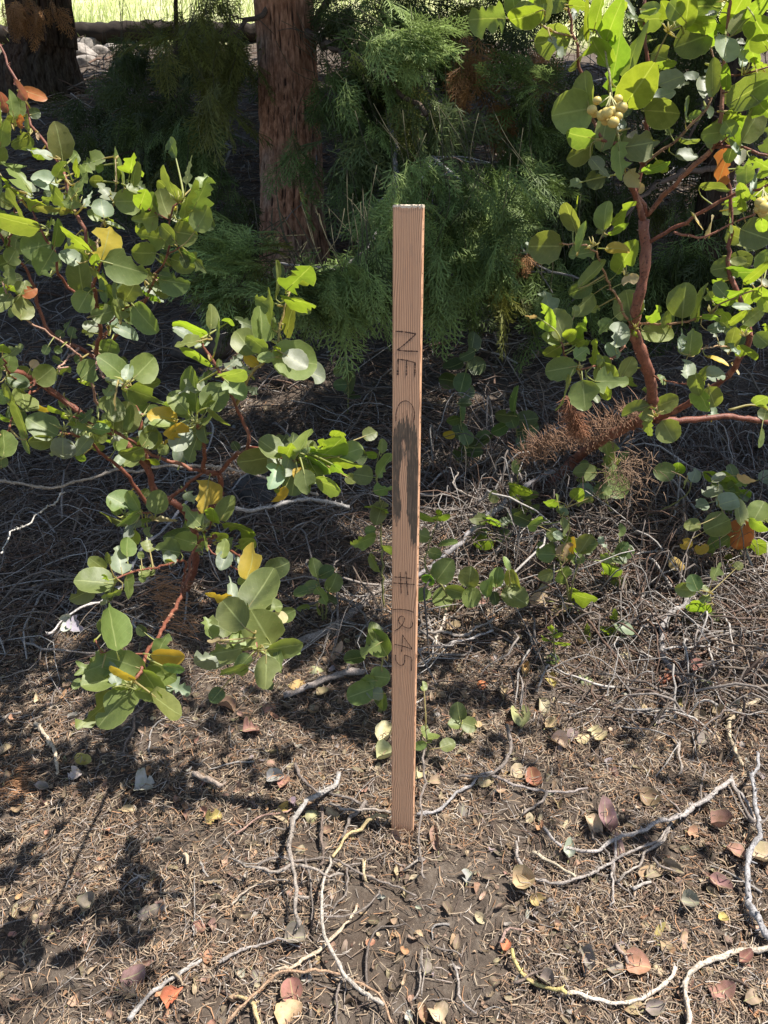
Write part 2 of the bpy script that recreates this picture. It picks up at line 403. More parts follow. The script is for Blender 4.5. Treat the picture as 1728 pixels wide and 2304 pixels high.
# burnt dotted lettering
STR = [('S1', [(380, 1316), (460, 1322), (566, 1340)], 5.2), ('S1', [(566, 1340), (545, 1362), (470, 1430), (393, 1492)], 5.2), ('S1', [(393, 1492), (460, 1500), (588, 1505)], 5.2),
       ('S1', [(398, 1578), (480, 1590), (562, 1612)], 5.2), ('S1', [(401, 1580), (397, 1730)], 6.2), ('S1', [(478, 1592), (476, 1738)], 5.6), ('S1', [(559, 1612), (556, 1745)], 5.0),
       ('S1', [(380, 2158), (382, 2080), (405, 2010), (450, 1972), (500, 1980), (540, 2030), (552, 2100), (545, 2165)], 3.6),
       ('S2', [(388, 1762), (470, 1768), (562, 1778)], 5.2), ('S2', [(380, 1822), (480, 1829), (592, 1838)], 5.2), ('S2', [(445, 1720), (450, 1820), (456, 1925)], 5.0), ('S2', [(502, 1705), (510, 1820), (520, 1940)], 5.0),
       ('S2', [(373, 2086), (450, 2084), (530, 2096), (574, 2112)], 4.6),
       ('S3', [(431, 332), (437, 355), (425, 380), (398, 384), (358, 366), (332, 340), (332, 308), (352, 293), (373, 306), (370, 338), (338, 382), (298, 408)], 3.4),
       ('S3', [(361, 440), (395, 490), (431, 545), (380, 528), (296, 508)], 3.6), ('S3', [(361, 440), (358, 500), (352, 566)], 3.4),
       ('S3', [(304, 592), (310, 635), (338, 668), (366, 664), (376, 635), (374, 594), (400, 600), (429, 615), (430, 660), (428, 710)], 3.4)]
GL = [('letter', 'burnt letter N', 3), ('letter', 'burnt letter E', 4), ('letter', 'burnt letter C running into the stain', 1), ('number_sign', 'burnt number sign', 4), ('digit', 'burnt digit 1', 1), ('digit', 'burnt digit 2', 1), ('digit', 'burnt digit 4', 2), ('digit', 'burnt digit 5', 1)]
GI = [k for k, g_ in enumerate(GL) for _ in range(g_[2])]; LT = [MB() for _ in GL]
for (f, pts, wd), gi in zip(STR, GI):
    lt = LT[gi]
    sc_ = FR[f][2]; P2 = np.array([on_face(f, *p) for p in pts]); P2 = smooth_path(np.c_[P2, P2[:, :1] * 0], .0012)[:, :2]
    D = np.r_[0, np.cumsum(np.linalg.norm(np.diff(P2, axis=0), axis=1))]; s_ = 0; rr = wd / sc_ * .00085
    while s_ < D[-1]:
        u_, v_ = np.interp(s_, D, P2[:, 0]), np.interp(s_, D, P2[:, 1])
        s_ += rr * 1.45
        r_ = rr * rng.uniform(.75, 1.15) * (1.15 if rng.random() < .5 else .8)
        k = np.arange(7) / 7 * 2 * np.pi; ring_ = [foot + ax_u * (u_ + r_ * np.cos(a_)) + ax_v * (v_ + r_ * np.sin(a_)) + ax_n * .00005 for a_ in k]
        ctr_ = foot + ax_u * u_ + ax_v * v_ + ax_n * .00030
        lt.add(np.vstack([ring_, [ctr_]]), t=[(j, (j + 1) % 7, 7) for j in range(7)], c=np.array([.07, .036, .022]) * rng.uniform(.7, 1.9))
for g_, l_ in zip(GL, LT): l_.build(g_[0], M['stemg'], stake)['label'] = g_[1]

# ------------------------------------------------------------------ leaves and shrubs
PAL = dict(g=(.172, .210, .062), d=(.085, .115, .040), b=(.20, .27, .045), p=(.215, .255, .165), y=(.52, .37, .045), o=(.50, .17, .055), t=(.56, .42, .24), w=(.5, .5, .45), r=(.36, .13, .10))  # pale kind has sky gloss, bright kind backlight, painted into the leaf colour
def leaf_mesh(mb, base, axis_, normal, L, W, col, chew=0, cup=.14, bend=.1, crinkle=.012, rndp=.88):
    nr = 12; c1, c2 = rng.uniform(0, 6, 2); axis_ = nrm(axis_); normal = nrm(normal - axis_ * np.dot(axis_, normal)); sd = np.cross(axis_, normal)
    u = np.linspace(0, 1, nr); prof = np.clip(1 - (2 * u ** rndp - 1) ** 2, 0, 1) ** .5; prof[0] = .03; prof[-1] = .16
    wl = prof * W / 2 * (1 + .03 * rng.normal(size=nr)); wr = prof * W / 2 * (1 + .03 * rng.normal(size=nr)); end = nr
    if chew:
        for _ in range(chew + rng.integers(0, 2)):
            w_ = wl if rng.random() < .5 else wr; k = rng.integers(3, nr - 1); sp = rng.integers(1, 4)
            for j in range(max(1, k - sp), min(nr, k + sp + 1)): w_[j] *= rng.uniform(.25, .75)
        if rng.random() < .3:
            kk = rng.integers(7, 11); wl[kk:] *= .3; wr[kk:] *= rng.uniform(.3, .9)
    cols = np.array([-1, -.5, 0, .5, 1.])
    b1 = bend * rng.normal(); tw_ = .12 * rng.normal()
    V = []; UVs = []
    for i in range(nr):
        for cc in cols:
            wd = (wl[i] if cc < 0 else wr[i]) * abs(cc)
            s_ = -1 if cc < 0 else 1
            h = cup * wd * abs(cc) * 1.6 + b1 * L * (u[i] - .4) ** 2 * 1.6 + tw_ * wd * s_ * (u[i] - .3) + crinkle * L * (math.sin(u[i] * 7 + c1) * cc + .7 * math.sin(cc * 4 + u[i] * 4 + c2))
            V.append(base + axis_ * (u[i] * L) + sd * (wd * s_) + normal * (h + .0004 * rng.normal()))
            UVs.append((u[i], cc, rng.random()))
    q = [(i * 5 + k, i * 5 + k + 1, (i + 1) * 5 + k + 1, (i + 1) * 5 + k) for i in range(nr - 1) for k in range(4)]
    c_ = np.array(col) * (1 + .12 * rng.normal()) * (1 + .05 * rng.normal(size=3))
    mb.add(V, q, c=np.clip(c_, .01, .95), u=np.array(UVs))

class Shrub:
    def __init__(s, name, label, cat, root, group=None, sun_r=None):
        s.o = thing(name, label, cat, root, group); s.T = []; s.TP = []; s.fol = MB(); s.n = 0; s.big = 1.0; s.dup = .0; s.rs = 1.0
    def branch(s, pts, r0, r1, name='branch', col=(.185, .062, .036), spurs=True, node=False, mat='bark', sides=9, label=None):
        """pts: rows (frame, x, y, depth)"""
        P = []
        for p in pts:
            if len(p) == 3: P.append(p)                      # already a world point
            else: P.append(at(*fp(p[0], p[1], p[2]), p[3]))
        P = np.array(P, float)
        S = smooth_path(P, .012); r0 *= s.rs; r1 *= s.rs
        S[1:-1] += .0012 * rng.normal(size=S[1:-1].shape)
        R = np.linspace(r0, r1, len(S)) * (1 + .07 * rng.normal(size=len(S)))
        mb = MB(); tube(mb, S, R, sides, col, rough=.05, jit=.12)
        if spurs:
            for k in range(int(len(S) * 1.1)):
                i = rng.integers(1, len(S) - 1); d = nrm(rng.normal(size=3)); tdir = nrm(S[i + 1] - S[i - 1]); d = nrm(d - tdir * np.dot(d, tdir))
                l = rng.uniform(.0015, .005); p = S[i] + d * R[i] * .8
                tube(mb, [p, p + d * l + tdir * l * .4], [R[i] * .16 + .0003, .0004], 4, (.55, .36, .24) if rng.random() < .5 else col)
        o = mb.build(name, M[mat], s.o)
        if label: o['label'] = label
        for p in smooth_path(P, .006): s.T.append(p); s.TP.append(proj(p))
        return o
    def leaf(s, f, x, y, ln, wd=None, ang=None, kind='g', dz=None, target=None, size=None, mb=None):
        px, py = fp(f, x, y); sc_ = FR[f][2]; ln = ln / sc_ * s.big; wd = (wd / sc_ * s.big * 1.08) if wd else ln * rng.uniform(.75, .9)
        chew = kind.count('c'); k = kind[0] if kind[0] in PAL else 'g'
        TP = np.array(s.TP); TT = np.array(s.T)
        if ang is None:
            d2 = (TP[:, 0] - px) ** 2 + (TP[:, 1] - py) ** 2; i = int(np.argmin(d2))
            v = np.array([px - TP[i, 0], py - TP[i, 1]])
            if np.hypot(*v) < 8: th = rng.uniform(0, 2 * np.pi)
            else: th = math.atan2(-v[1], v[0]) + .2 * rng.normal()
        else: th = math.radians(ang)
        if wd > ln: ln, wd = wd, ln
        bx, by = px - math.cos(th) * ln / 2, py + math.sin(th) * ln / 2
        d2 = (TP[:, 0] - bx) ** 2 + (TP[:, 1] - by) ** 2; i = int(np.argmin(d2))
        z = TP[i, 2] + (.018 * rng.normal() - .012 if dz is None else dz)
        z = max(z, .55)
        c3 = at(px, py, z); V_ = nrm(EYE - c3)
        a2 = math.cos(th) * RIGHT + math.sin(th) * UP
        ratio = wd / (.88 * ln)
        if k == 'b' or 'T' in kind: n_ = nrm(V_ * .62 - SUN * .78 + .12 * rng.normal(size=3))
        elif k == 'p': n_ = nrm(V_ + SUN + .12 * rng.normal(size=3))
        else:
            a_ = nrm(a2 - V_ * np.dot(a2, V_)); sd = np.cross(a_, V_); ph = math.acos(min(1, ratio)) if ratio < 1 else 0
            ph = min(ph, 1.25) * (1 if rng.random() < .5 else -1) + .18 * rng.normal()
            n_ = nrm(V_ * math.cos(ph) + sd * math.sin(ph) + a_ * .22 * rng.normal() + .1 * rng.normal(size=3))
        # long axis: the image direction laid into the leaf's plane
        a3 = a2 - V_ * (np.dot(a2, n_) / (np.dot(V_, n_) + 1e-6)); a3 = nrm(a3)
        fore = math.hypot(np.dot(a3, RIGHT), np.dot(a3, UP)); L = ln * z / F / max(fore, .62)
        sd3 = nrm(np.cross(a3, n_)); fw = math.hypot(np.dot(sd3, RIGHT), np.dot(sd3, UP)); Wd = min(wd * z / F / max(fw, .3), L * 1.0)
        base = c3 - a3 * L / 2
        mb = mb or s.fol
        leaf_mesh(mb, base, a3, n_, L, Wd, PAL[k], chew * 2 + int(rng.random() < .38), rndp=rng.uniform(.8, 1.0))
        j = i; tp = TT[j]; dist = np.linalg.norm(tp - base)
        if dist < .16:
            m_ = (tp + base) / 2 - a3 * dist * .25; pc = smooth_path([tp, m_, base, base + a3 * L * .25], .006)
            if dist > .045: pc = smooth_path([tp, tp * .5 + base * .5 - a3 * .01, base, base + a3 * L * .2], .008)
            r_ = .0009 if dist < .045 else .0014
            tube(s.fol, pc, np.linspace(r_ * 1.2, r_ * .6, len(pc)), 5, (.30, .27, .09) if rng.random() < .6 else (.36, .15, .08), cap=False)
        s.n += 1
        return base
    def table(s, f, rows):
        for row in rows.replace('\n', ';').split(';'):
            q = row.split()
            if not q: continue
            kind = 'g'
            nums = []
            for a_ in q:
                try: nums.append(float(a_))
                except ValueError: kind = a_
            x, y = nums[:2]; ln = nums[2]; wd = nums[3] if len(nums) > 3 else None; ang = nums[4] if len(nums) > 4 else None
            if kind[0] in 'yotr':
                sp = MB()
                s.leaf(f, x, y, ln, wd, ang, kind, mb=sp)
                nm = dict(y='yellow_leaf', o='orange_leaf', t='tan_leaf', r='red_leaf')[kind[0]]
                o = sp.build(nm, M['leafy'], s.o)
                o['label'] = dict(y='yellow leaf still on its twig', o='orange dying leaf still on its twig', t='pale tan dry leaf on its twig', r='reddish dry leaf on its twig')[kind[0]]
            else:
                s.leaf(f, x, y, ln, wd, ang, kind)
                if rng.random() < s.dup and ln / FR[f][2] > 30:
                    q_ = ln * .55; s.leaf(f, x + q_ * rng.normal(), y + q_ * rng.normal(), ln * rng.uniform(.4, .85), None, None, rng.choice(['g', 'gc', 'd', 'b', 'pc']) , dz=rng.uniform(.01, .07))
    def tuft(s, tip, n=5, size=.012, col=(.30, .30, .10)):
        """little bracts and buds at a shoot tip"""
        for _ in range(n):
            d = nrm(rng.normal(size=3) + np.array([0, -.2, .9])); l = size * rng.uniform(.5, 1.3)
            tube(s.fol, [tip, tip + d * l * .6, tip + d * l + .002 * rng.normal(size=3)], [.0009, .0012, .0003], 4, np.array(col) * rng.uniform(.7, 1.3))
    def shoot_fill(s, n, region, zr, size=.04):
        """leafy shoots standing outside the traced part"""
        for _ in range(n):
            p = region(); d = nrm(rng.normal(size=3) * .6 + np.array([0, 0, .8])); S_ = smooth_path([p, p + d * .06, p + d * .13 + .02 * rng.normal(size=3)], .01)
            tube(s.fol, S_, np.linspace(.0025, .0012, len(S_)), 5, (.33, .16, .08))
            for k in range(7):
                b_ = S_[min(len(S_) - 1, int(rng.random() * len(S_)))]; a_ = nrm(rng.normal(size=3) + d * .6)
                leaf_mesh(s.fol, b_ + a_ * .008, a_, nrm(rng.normal(size=3)), size * rng.uniform(.75, 1.15), size * rng.uniform(.55, .85), PAL['g'], chew=int(rng.random() < .4))
    def done(s): return s.fol.build('foliage', M['leaf'], s.o)
def proj(p):
    r = np.asarray(p) - EYE; z = np.dot(r, FWD)
    return np.array([864 + F * np.dot(r, RIGHT) / z, 1152 - F * np.dot(r, UP) / z, z])
def B(*rows): return [tuple(r) for r in rows]

# ---------------- left shrub
g0 = gp(395, 1345)
LS = Shrub('manzanita_shrub', 'big leafy manzanita shrub with yellowing leaves filling the space left of the stake', 'shrub', g0)
br = LS.branch; LS.dup = .8; LS.big = 1.1; LS.rs = .66
z0 = depth(g0)
br([tuple(g0 - np.array([0, 0, .03])), ('R3', 830, 1330, z0 - .12), ('R3', 850, 1200, z0 - .22), ('R3', 800, 1060, 1.52), ('R3', 680, 980, 1.48), ('R3', 640, 880, 1.45), ('R3', 520, 740, 1.4), ('R3', 390, 660, 1.36), ('R3', 180, 510, 1.32), ('R3', 60, 450, 1.28), ('R3', -120, 380, 1.25)], .0135, .0075, 'trunk', sides=12)
br(B(('R3', 800, 1060, 1.52), ('R3', 880, 1050, 1.46), ('R3', 950, 1000, 1.4), ('R3', 945, 890, 1.3)), .009, .0065)
br(B(('R3', 880, 885, 1.28), ('R3', 945, 890, 1.3), ('R3', 1010, 820, 1.25), ('R3', 1075, 780, 1.2), ('R3', 1040, 650, 1.17), ('R3', 1020, 600, 1.15), ('R3', 960, 470, 1.12), ('R3', 900, 380, 1.11), ('R3', 870, 310, 1.1)), .006, .0028)
br(B(('R3', 1020, 600, 1.15), ('R3', 1070, 480, 1.13), ('R3', 1130, 420, 1.12), ('R3', 1200, 330, 1.11), ('R3', 1225, 170, 1.1), ('R3', 1255, 100, 1.1)), .004, .002, col=(.30, .22, .07))
br(B(('R3', 1075, 780, 1.2), ('R3', 1160, 800, 1.17), ('R3', 1260, 840, 1.14), ('R3', 1340, 820, 1.13)), .0045, .002)
br(B(('R3', 945, 890, 1.3), ('R3', 880, 885, 1.28), ('R3', 790, 860, 1.26), ('R3', 640, 800, 1.22), ('R3', 600, 770, 1.2), ('R3', 480, 710, 1.17), ('R3', 380, 670, 1.15), ('R3', 290, 640, 1.14)), .0055, .0025)
br(B(('R3', 880, 885, 1.28), ('R3', 880, 760, 1.2), ('R3', 850, 680, 1.14)), .0055, .004)
br(B(('R3', 880, 885, 1.28), ('R3', 800, 950, 1.33), ('R3', 740, 1000, 1.38), ('R3', 700, 1050, 1.44)), .004, .005)
br(B(('R3', 700, 1060, 1.47), ('R3', 620, 1000, 1.42), ('R3', 540, 890, 1.36), ('R3', 430, 800, 1.3), ('R3', 390, 750, 1.27), ('E', 500, 1010, 1.2)), .0062, .003)
br(B(('R3', 640, 880, 1.45), ('R3', 600, 640, 1.42), ('R3', 470, 440, 1.4), ('R3', 340, 350, 1.36), ('R3', 230, 300, 1.33), ('R3', 170, 180, 1.3), ('A', 210, 1370, 1.26), ('A', 60, 1180, 1.22), ('A', -60, 1000, 1.2)), .008, .003)
br(B(('R3', 430, 400, 1.38), ('A', 720, 1960, 1.2), ('A', 745, 1800, 1.15), ('A', 715, 1600, 1.08), ('A', 708, 1430, 1.03), ('A', 745, 1290, 1.0), ('A', 680, 1220, .99), ('A', 620, 1060, .98), ('A', 560, 910, .98), ('A', 500, 740, .98), ('A', 480, 620, .99), ('A', 440, 560, 1.0), ('A', 350, 420, 1.0), ('A', 290, 350, 1.0), ('A', 230, 260, 1.0), ('A', 190, 100, 1.0), ('A', 120, -60, 1.0), ('R1', 0, 200, 1.0), ('R1', -60, 60, 1.0)), .0062, .002)
br(B(('R3', 620, 640, 1.42), ('R3', 430, 600, 1.32), ('R3', 400, 520, 1.28), ('R3', 350, 400, 1.25), ('A', 600, 2000, 1.22), ('A', 380, 1840, 1.2), ('A', 200, 1720, 1.18), ('A', 60, 1540, 1.16), ('A', 20, 1440, 1.15)), .004, .0022, col=(.34, .19, .13))
br(B(('A', 700, 1620, 1.1), ('A', 520, 1480, 1.08), ('A', 430, 1380, 1.05), ('A', 430, 1270, 1.03), ('A', 400, 1200, 1.02), ('A', 300, 1040, 1.0), ('A', 240, 900, 1.0)), .0035, .002)
br(B(('R3', 440, 360, 1.36), ('A', 1050, 1640, 1.2), ('A', 1180, 1350, 1.08), ('A', 1250, 1230, 1.05), ('A', 1270, 1130, 1.04), ('A', 1262, 980, 1.03), ('A', 1310, 880, 1.02), ('A', 1370, 820, 1.02)), .004, .002)
br(B(('A', 1262, 980, 1.03), ('A', 1180, 940, 1.02), ('A', 1090, 890, 1.02)), .0018, .0012, spurs=False)
br(B(('A', 1250, 1230, 1.05), ('A', 1300, 1215, 1.03), ('A', 1345, 1180, 1.02)), .002, .0014, spurs=False)
br(B(('A', 745, 1290, 1.0), ('A', 735, 1050, 1.02), ('A', 800, 960, 1.02), ('A', 850, 860, 1.02), ('A', 868, 700, 1.0), ('A', 862, 520, 1.0)), .0028, .001, col=(.22, .16, .08))
br(B(('A', 858, 850, 1.02), ('A', 930, 760, 1.0), ('A', 965, 660, 1.0)), .002, .001, spurs=False, col=(.2, .2, .07))
br(B(('R3', 430, 400, 1.38), ('A', 800, 1800, 1.22), ('A', 930, 1640, 1.08), ('A', 1010, 1600, 1.07), ('A', 1100, 1560, 1.06)), .0028, .0014)
br(B(('R3', 830, 1300, 1.52), ('R3', 790, 1390, 1.38), ('R5', 800, 230, 1.28), ('R5', 700, 420, 1.1), ('R5', 640, 510, 1.0), ('R5', 600, 600, .96), ('R5', 560, 655, .95)), .0062, .0035)
br(B(('R5', 640, 520, 1.0), ('R5', 540, 520, .97), ('R5', 440, 510, .96), ('R5', 412, 460, .96)), .002, .0014, spurs=False)
br(B(('R5', 800, 230, 1.28), ('R5', 850, 40, 1.3), ('R5', 960, 60, 1.22), ('R5', 1060, 130, 1.12), ('R5', 1090, 300, 1.04), ('R5', 1110, 500, .98)), .0035, .0022)
br(B(('R3', 950, 1000, 1.4), ('D', 900, 1180, 1.24), ('D', 860, 1240, 1.2)), .0035, .002)
br(B(('R3', 870, 1180, 1.45), ('D', 930, 1260, 1.25), ('D', 880, 1330, 1.2), ('D', 1000, 1420, 1.18), ('D', 1090, 1490, 1.15)), .003, .0015)
br(B(('R3', 790, 1390, 1.38), ('D', 730, 1420, 1.25), ('D', 550, 1460, 1.12), ('D', 400, 1490, 1.05), ('D', 310, 1525, 1.02)), .0036, .002)
br(B(('R3', 700, 1050, 1.44), ('D', 620, 1090, 1.32), ('D', 520, 1110, 1.22), ('D', 450, 1120, 1.18)), .003, .002)
br(B(('R3', 390, 660, 1.36), ('E', 330, 610, 1.3), ('E', 290, 600, 1.2), ('E', 240, 640, 1.16)), .003, .002)
br(B(('R3', 180, 510, 1.32), ('E', 120, 560, 1.2), ('E', 20, 390, 1.1)), .003, .002)
br(B(('R3', 180, 510, 1.32), ('E', 150, 780, 1.2), ('E', 60, 1000, 1.1), ('E', -60, 1100, 1.05)), .003, .002)
br(B(('A', 60, 1180, 1.22), ('A', 90, 1000, 1.1), ('A', 120, 880, 1.05), ('A', 200, 780, 1.02)), .0022, .0014)
br(B(('R3', 340, 350, 1.36), ('R3', 250, 440, 1.25), ('E', 560, 450, 1.22), ('E', 480, 475, 1.2)), .0035, .0015, col=(.45, .27, .2))
br(B(('E', 790, 330, 1.3), ('E', 830, 500, 1.15), ('E', 960, 600, 1.07), ('E', 1040, 600, 1.05)), .0026, .0016, col=(.42, .22, .17))
br(B(('A', 20, 240, 1.0), ('A', 120, 270, 1.0), ('A', 230, 300, 1.0)), .0015, .0012, spurs=False)

T = LS.table
T('A', '''255 40 110 75 -20 o; 150 10 100 70 120 r; 30 100 90 75 110 r; 85 110 150 60 100; 140 120 130 70 80; 5 200 130 60 90; 100 220 100 55 70
205 250 100 45 95; 145 375 135 95 200; 15 330 170 60 80; 155 240 75 50 90 o; 445 395 200 135 100; 420 415 110 50 85; 285 350 60 28 -80 t; 300 480 140 75 160 pcc
150 650 280 190 125 c; 60 720 150 80 130 bc; 455 600 130 80 60 c; 525 650 160 40 110 c; 570 600 120 40 90 bc; 635 610 110 60 75; 610 700 160 100 60 c
335 690 150 140 170 p; 245 840 160 100 160 bc; 370 820 100 70 20 c; 455 830 150 110 130 c; 400 900 170 60 175; 530 820 120 120 100 c; 655 820 140 50 60 pc; 705 880 110 22 165 p
30 830 100 90; 140 900 200 90 120 c; 120 990 260 130 165; 50 960 150 150; 120 1140 170 110 80; 420 1075 190 110 80; 270 1180 190 180; 345 1300 200 180 240; 600 1400 280 170 100
862 560 230 35 90; 980 570 200 160 80 bc; 905 610 150 40 100; 1005 640 150 60 80; 1000 750 100 60; 780 760 150 110 130 pc; 765 900 140 120 100 p; 860 1015 120 25 -20 p; 960 840 150 150 180; 1065 820 110 130 70 b
1410 600 200 90 80 c; 1265 700 190 110 110 c; 1500 780 220 130 65 c; 1400 820 230 110 75; 1220 860 180 140 110; 1150 850 120 80 100; 1085 965 170 130 190; 1390 970 150 110 60 bc; 1510 970 180 160 60
1130 1105 160 160 170; 1385 1080 150 150 -10; 1260 1080 150 90 130; 1075 1225 145 140 180; 1405 1235 130 65 -25 d; 1365 1300 165 105 -20; 1240 1275 90 50 130; 1130 1420 140 110 120; 1300 1440 190 180 -10; 1235 1400 90 60
790 1150 230 185 75 yc; 560 1120 190 110 140 bc; 650 1150 200 60 80 c; 710 1280 90 60 80 b; 945 1335 250 215 -15; 740 1385 150 80 -40 c; 520 1260 140 130 150 p; 790 1480 220 90 95; 870 1450 230 90 90; 970 1520 150 120 60
620 1590 150 140 240; 890 1640 150 90 100; 990 1690 130 110; 1080 1715 250 150 -50; 765 1680 150 130; 940 1810 170 95 -25 p; 680 1780 100 90 p; 770 1930 120 110; 840 1730 80 70 p; 1190 1480 120 80 c; 1120 1540 110 60 bc
60 1390 130 90 90; 40 1300 130 100; 175 1480 110 95 70; 215 1510 110 90 20 o; 165 1640 160 120 80; 30 1600 150 100; 10 1530 90 80; -30 700 160 110 100; -40 1100 170 110 90; -20 480 150 100 80; 90 1250 120 80 60''')
T('E', '''20 310 110 100 90 b; 70 430 150 100 80; 130 320 130 90; 285 440 70 60 t; 170 560 190 160 200; 370 530 170 150; 450 530 120 60 20; 90 720 200 90 -70; 20 710 110 100; 200 740 200 130 100; 30 880 110 90 b
170 900 260 110 110; 30 1100 210 120 90; 10 1250 100 80 90; 210 1080 200 60 -70; 360 800 130 60 -20 yc; 350 960 240 180 150; 340 1080 160 100; 520 860 180 130 140 bc; 640 900 190 100 150; 700 960 200 170; 720 870 140 100
690 1110 160 100 230 p; 520 1150 180 150 -90 p; 590 1150 130 90 -60; 840 985 130 85 -10; 940 470 220 160 140; 1195 470 220 170 45; 1200 620 230 140 20; 1210 700 230 160 -20; 1060 510 130 80 70 p; 950 580 130 70 160 pc; 905 560 70 60 c
910 650 120 90 p; 960 730 170 75 -95 t; 1075 720 190 60 -55; 920 820 220 150 100; 895 890 100 90 80 d; 1030 880 240 160 80; 1080 890 200 90 80; 820 780 230 40 88; 985 1060 180 80 70; 905 1075 65 50 b
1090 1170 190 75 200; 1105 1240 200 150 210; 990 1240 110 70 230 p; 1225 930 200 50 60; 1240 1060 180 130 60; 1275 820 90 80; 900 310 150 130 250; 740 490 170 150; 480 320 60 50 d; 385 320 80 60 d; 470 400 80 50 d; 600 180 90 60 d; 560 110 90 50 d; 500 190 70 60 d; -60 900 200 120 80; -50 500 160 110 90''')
T('D', '''800 350 250 165 95 c; 920 400 180 150 60; 700 430 150 110 130 c; 620 430 70 30 170 c; 885 520 120 60; 950 520 130 60 -40 c; 600 520 150 110 170 y; 600 580 150 75 170; 660 620 170 90 230 yc; 705 650 170 120 250 p; 790 710 180 110 250
860 620 120 90 -80 c; 510 640 140 80 60; 570 690 60 50 210 yc; 600 720 70 60; 500 570 170 45 60 p; 740 480 130 70 120; 870 440 120 60 70 c
350 1060 190 120 150; 300 1160 210 90 160 c; 420 1040 130 80 120; 300 1080 100 50 100; 570 1050 140 120 80; 520 1040 90 60 100 b; 390 1150 130 60; 410 1220 140 70 240 pc; 600 1155 140 55 0 tc; 470 1180 90 50 200
910 1130 160 85 100 b; 1000 1090 160 115 60; 1075 1210 195 110 -15 b; 780 1130 160 110 130 c; 790 1260 200 110 120 c; 850 1250 170 60 100 c; 740 1290 120 100; 630 1350 140 130 170; 975 1340 110 70 80; 985 1290 55 28 0 b
980 1410 110 85 250 p; 640 1400 90 60 p; 1150 1430 190 125 75 yc; 170 1545 205 130 175; 330 1410 165 105 100 pc; 375 1330 110 80 90; 260 1400 75 35 100; 380 1575 140 60 -80; 500 1485 90 70 200; 240 1520 60 50 100 b; 280 1620 110 45 200; 760 1180 90 40 100 bc; 850 1190 80 45 60 c''')
yl = MB(); LS.leaf('D', 866, 1015, 182, 178, -100, 'y', mb=yl); o = yl.build('yellow_leaf', M['leafy'], LS.o); o['label'] = 'round golden yellow leaf hanging below the fork'
T('R3', '''825 270 140 90 160 bc; 790 290 90 40 150 p; 810 330 110 60 190 c; 850 380 110 45 -30 b; 915 215 100 35 85; 940 300 130 35 80 c; 945 415 30 20 80; 1200 60 120 32 85; 1290 50 140 110 45 bc; 1295 150 140 75 -10 bc
1170 180 150 60 95 c; 1130 250 140 90 90; 1250 230 120 60 80; 1060 330 120 100 130; 1080 340 100 80 p; 1110 330 90 60; 1085 405 60 40 y; 1270 405 175 145 -10; 1275 405 110 80 -30 p; 1215 375 80 40 b; 1150 395 70 45
1005 465 110 48 10; 1015 530 110 80 -45; 1010 495 70 30 160 y; 1100 835 135 90 190; 1170 785 110 80 150; 1190 840 90 60 p; 1185 900 100 80 250 pc; 1310 770 140 60 60 c; 1425 790 125 120 40 bc; 1380 850 110 60 b; 1500 840 120 75 -20 bc
1515 800 100 80 20; 1420 940 110 80 -20; 1270 930 110 90 260; 1320 930 100 80 280; 1350 840 120 80; 1250 790 90 90 b; 1290 895 50 50 y; 1205 985 85 38 230 y; 1360 790 90 40 100 b; 1455 720 50 50 bc; 1310 850 110 70 c; 1390 780 90 60 80 b; 1240 860 90 70 p; 1370 900 90 60 c; 1470 880 80 50 bc''')
T('R5', '''485 405 190 98 100; 395 590 135 125 150; 410 580 140 100 200 c; 540 560 170 105 160; 725 530 125 80 -5 y; 530 605 100 50 150 y; 700 480 95 70 60; 700 600 130 90 -30; 430 640 120 80 190; 750 580 90 40 -10; 500 740 200 150 225
660 655 165 100 -55; 710 740 150 70 -40; 640 690 100 60; 520 668 60 18 0 b; 490 610 100 40 110 p; 1125 245 180 130 55; 1000 240 110 38 100 p; 1060 200 60 40; 1010 350 140 125 130; 1130 410 160 145 120; 1205 370 70 40 t; 1170 320 90 60
900 410 90 60 110 c; 950 400 100 90; 1045 460 90 80; 975 510 125 95 190; 1230 490 140 80 10; 1150 600 130 85 -90; 1010 590 120 60 200 c; 1050 560 60 80; 945 275 100 60 170 yc; 1205 550 90 40 -80; 930 465 60 30 t; 1060 320 110 70 100''')
for p in ((1110, 500, .975),): LS.tuft(at(*fp('R5', p[0], p[1]), p[2]), 8)
for f, x, y, z in (('D', 800, 560, 1.12), ('D', 360, 1130, 1.17), ('D', 850, 1230, 1.19), ('R3', 1330, 820, 1.12), ('A', 580, 880, .97), ('E', 520, 990, 1.19), ('E', 1040, 600, 1.04), ('R5', 570, 660, .94), ('A', 1330, 850, 1.01), ('R3', 1250, 100, 1.09), ('A', 870, 830, 1.01), ('E', 600, 870, 1.13)):
    LS.tuft(at(*fp(f, x, y), z), 9, .016, (.42, .36, .16))
LS.shoot_fill(26, lambda: np.array([rng.uniform(-1.15, -.68), rng.uniform(.75, 1.3), rng.uniform(.35, 1.25)]), None)
LS.shoot_fill(8, lambda: np.array([rng.uniform(-.75, -.45), rng.uniform(.3, .6), rng.uniform(.55, 1.0)]) + np.array([-.15, 0, 0]), None)  # unseen shoots added near the camera to throw shadows at lower left
LS.done()

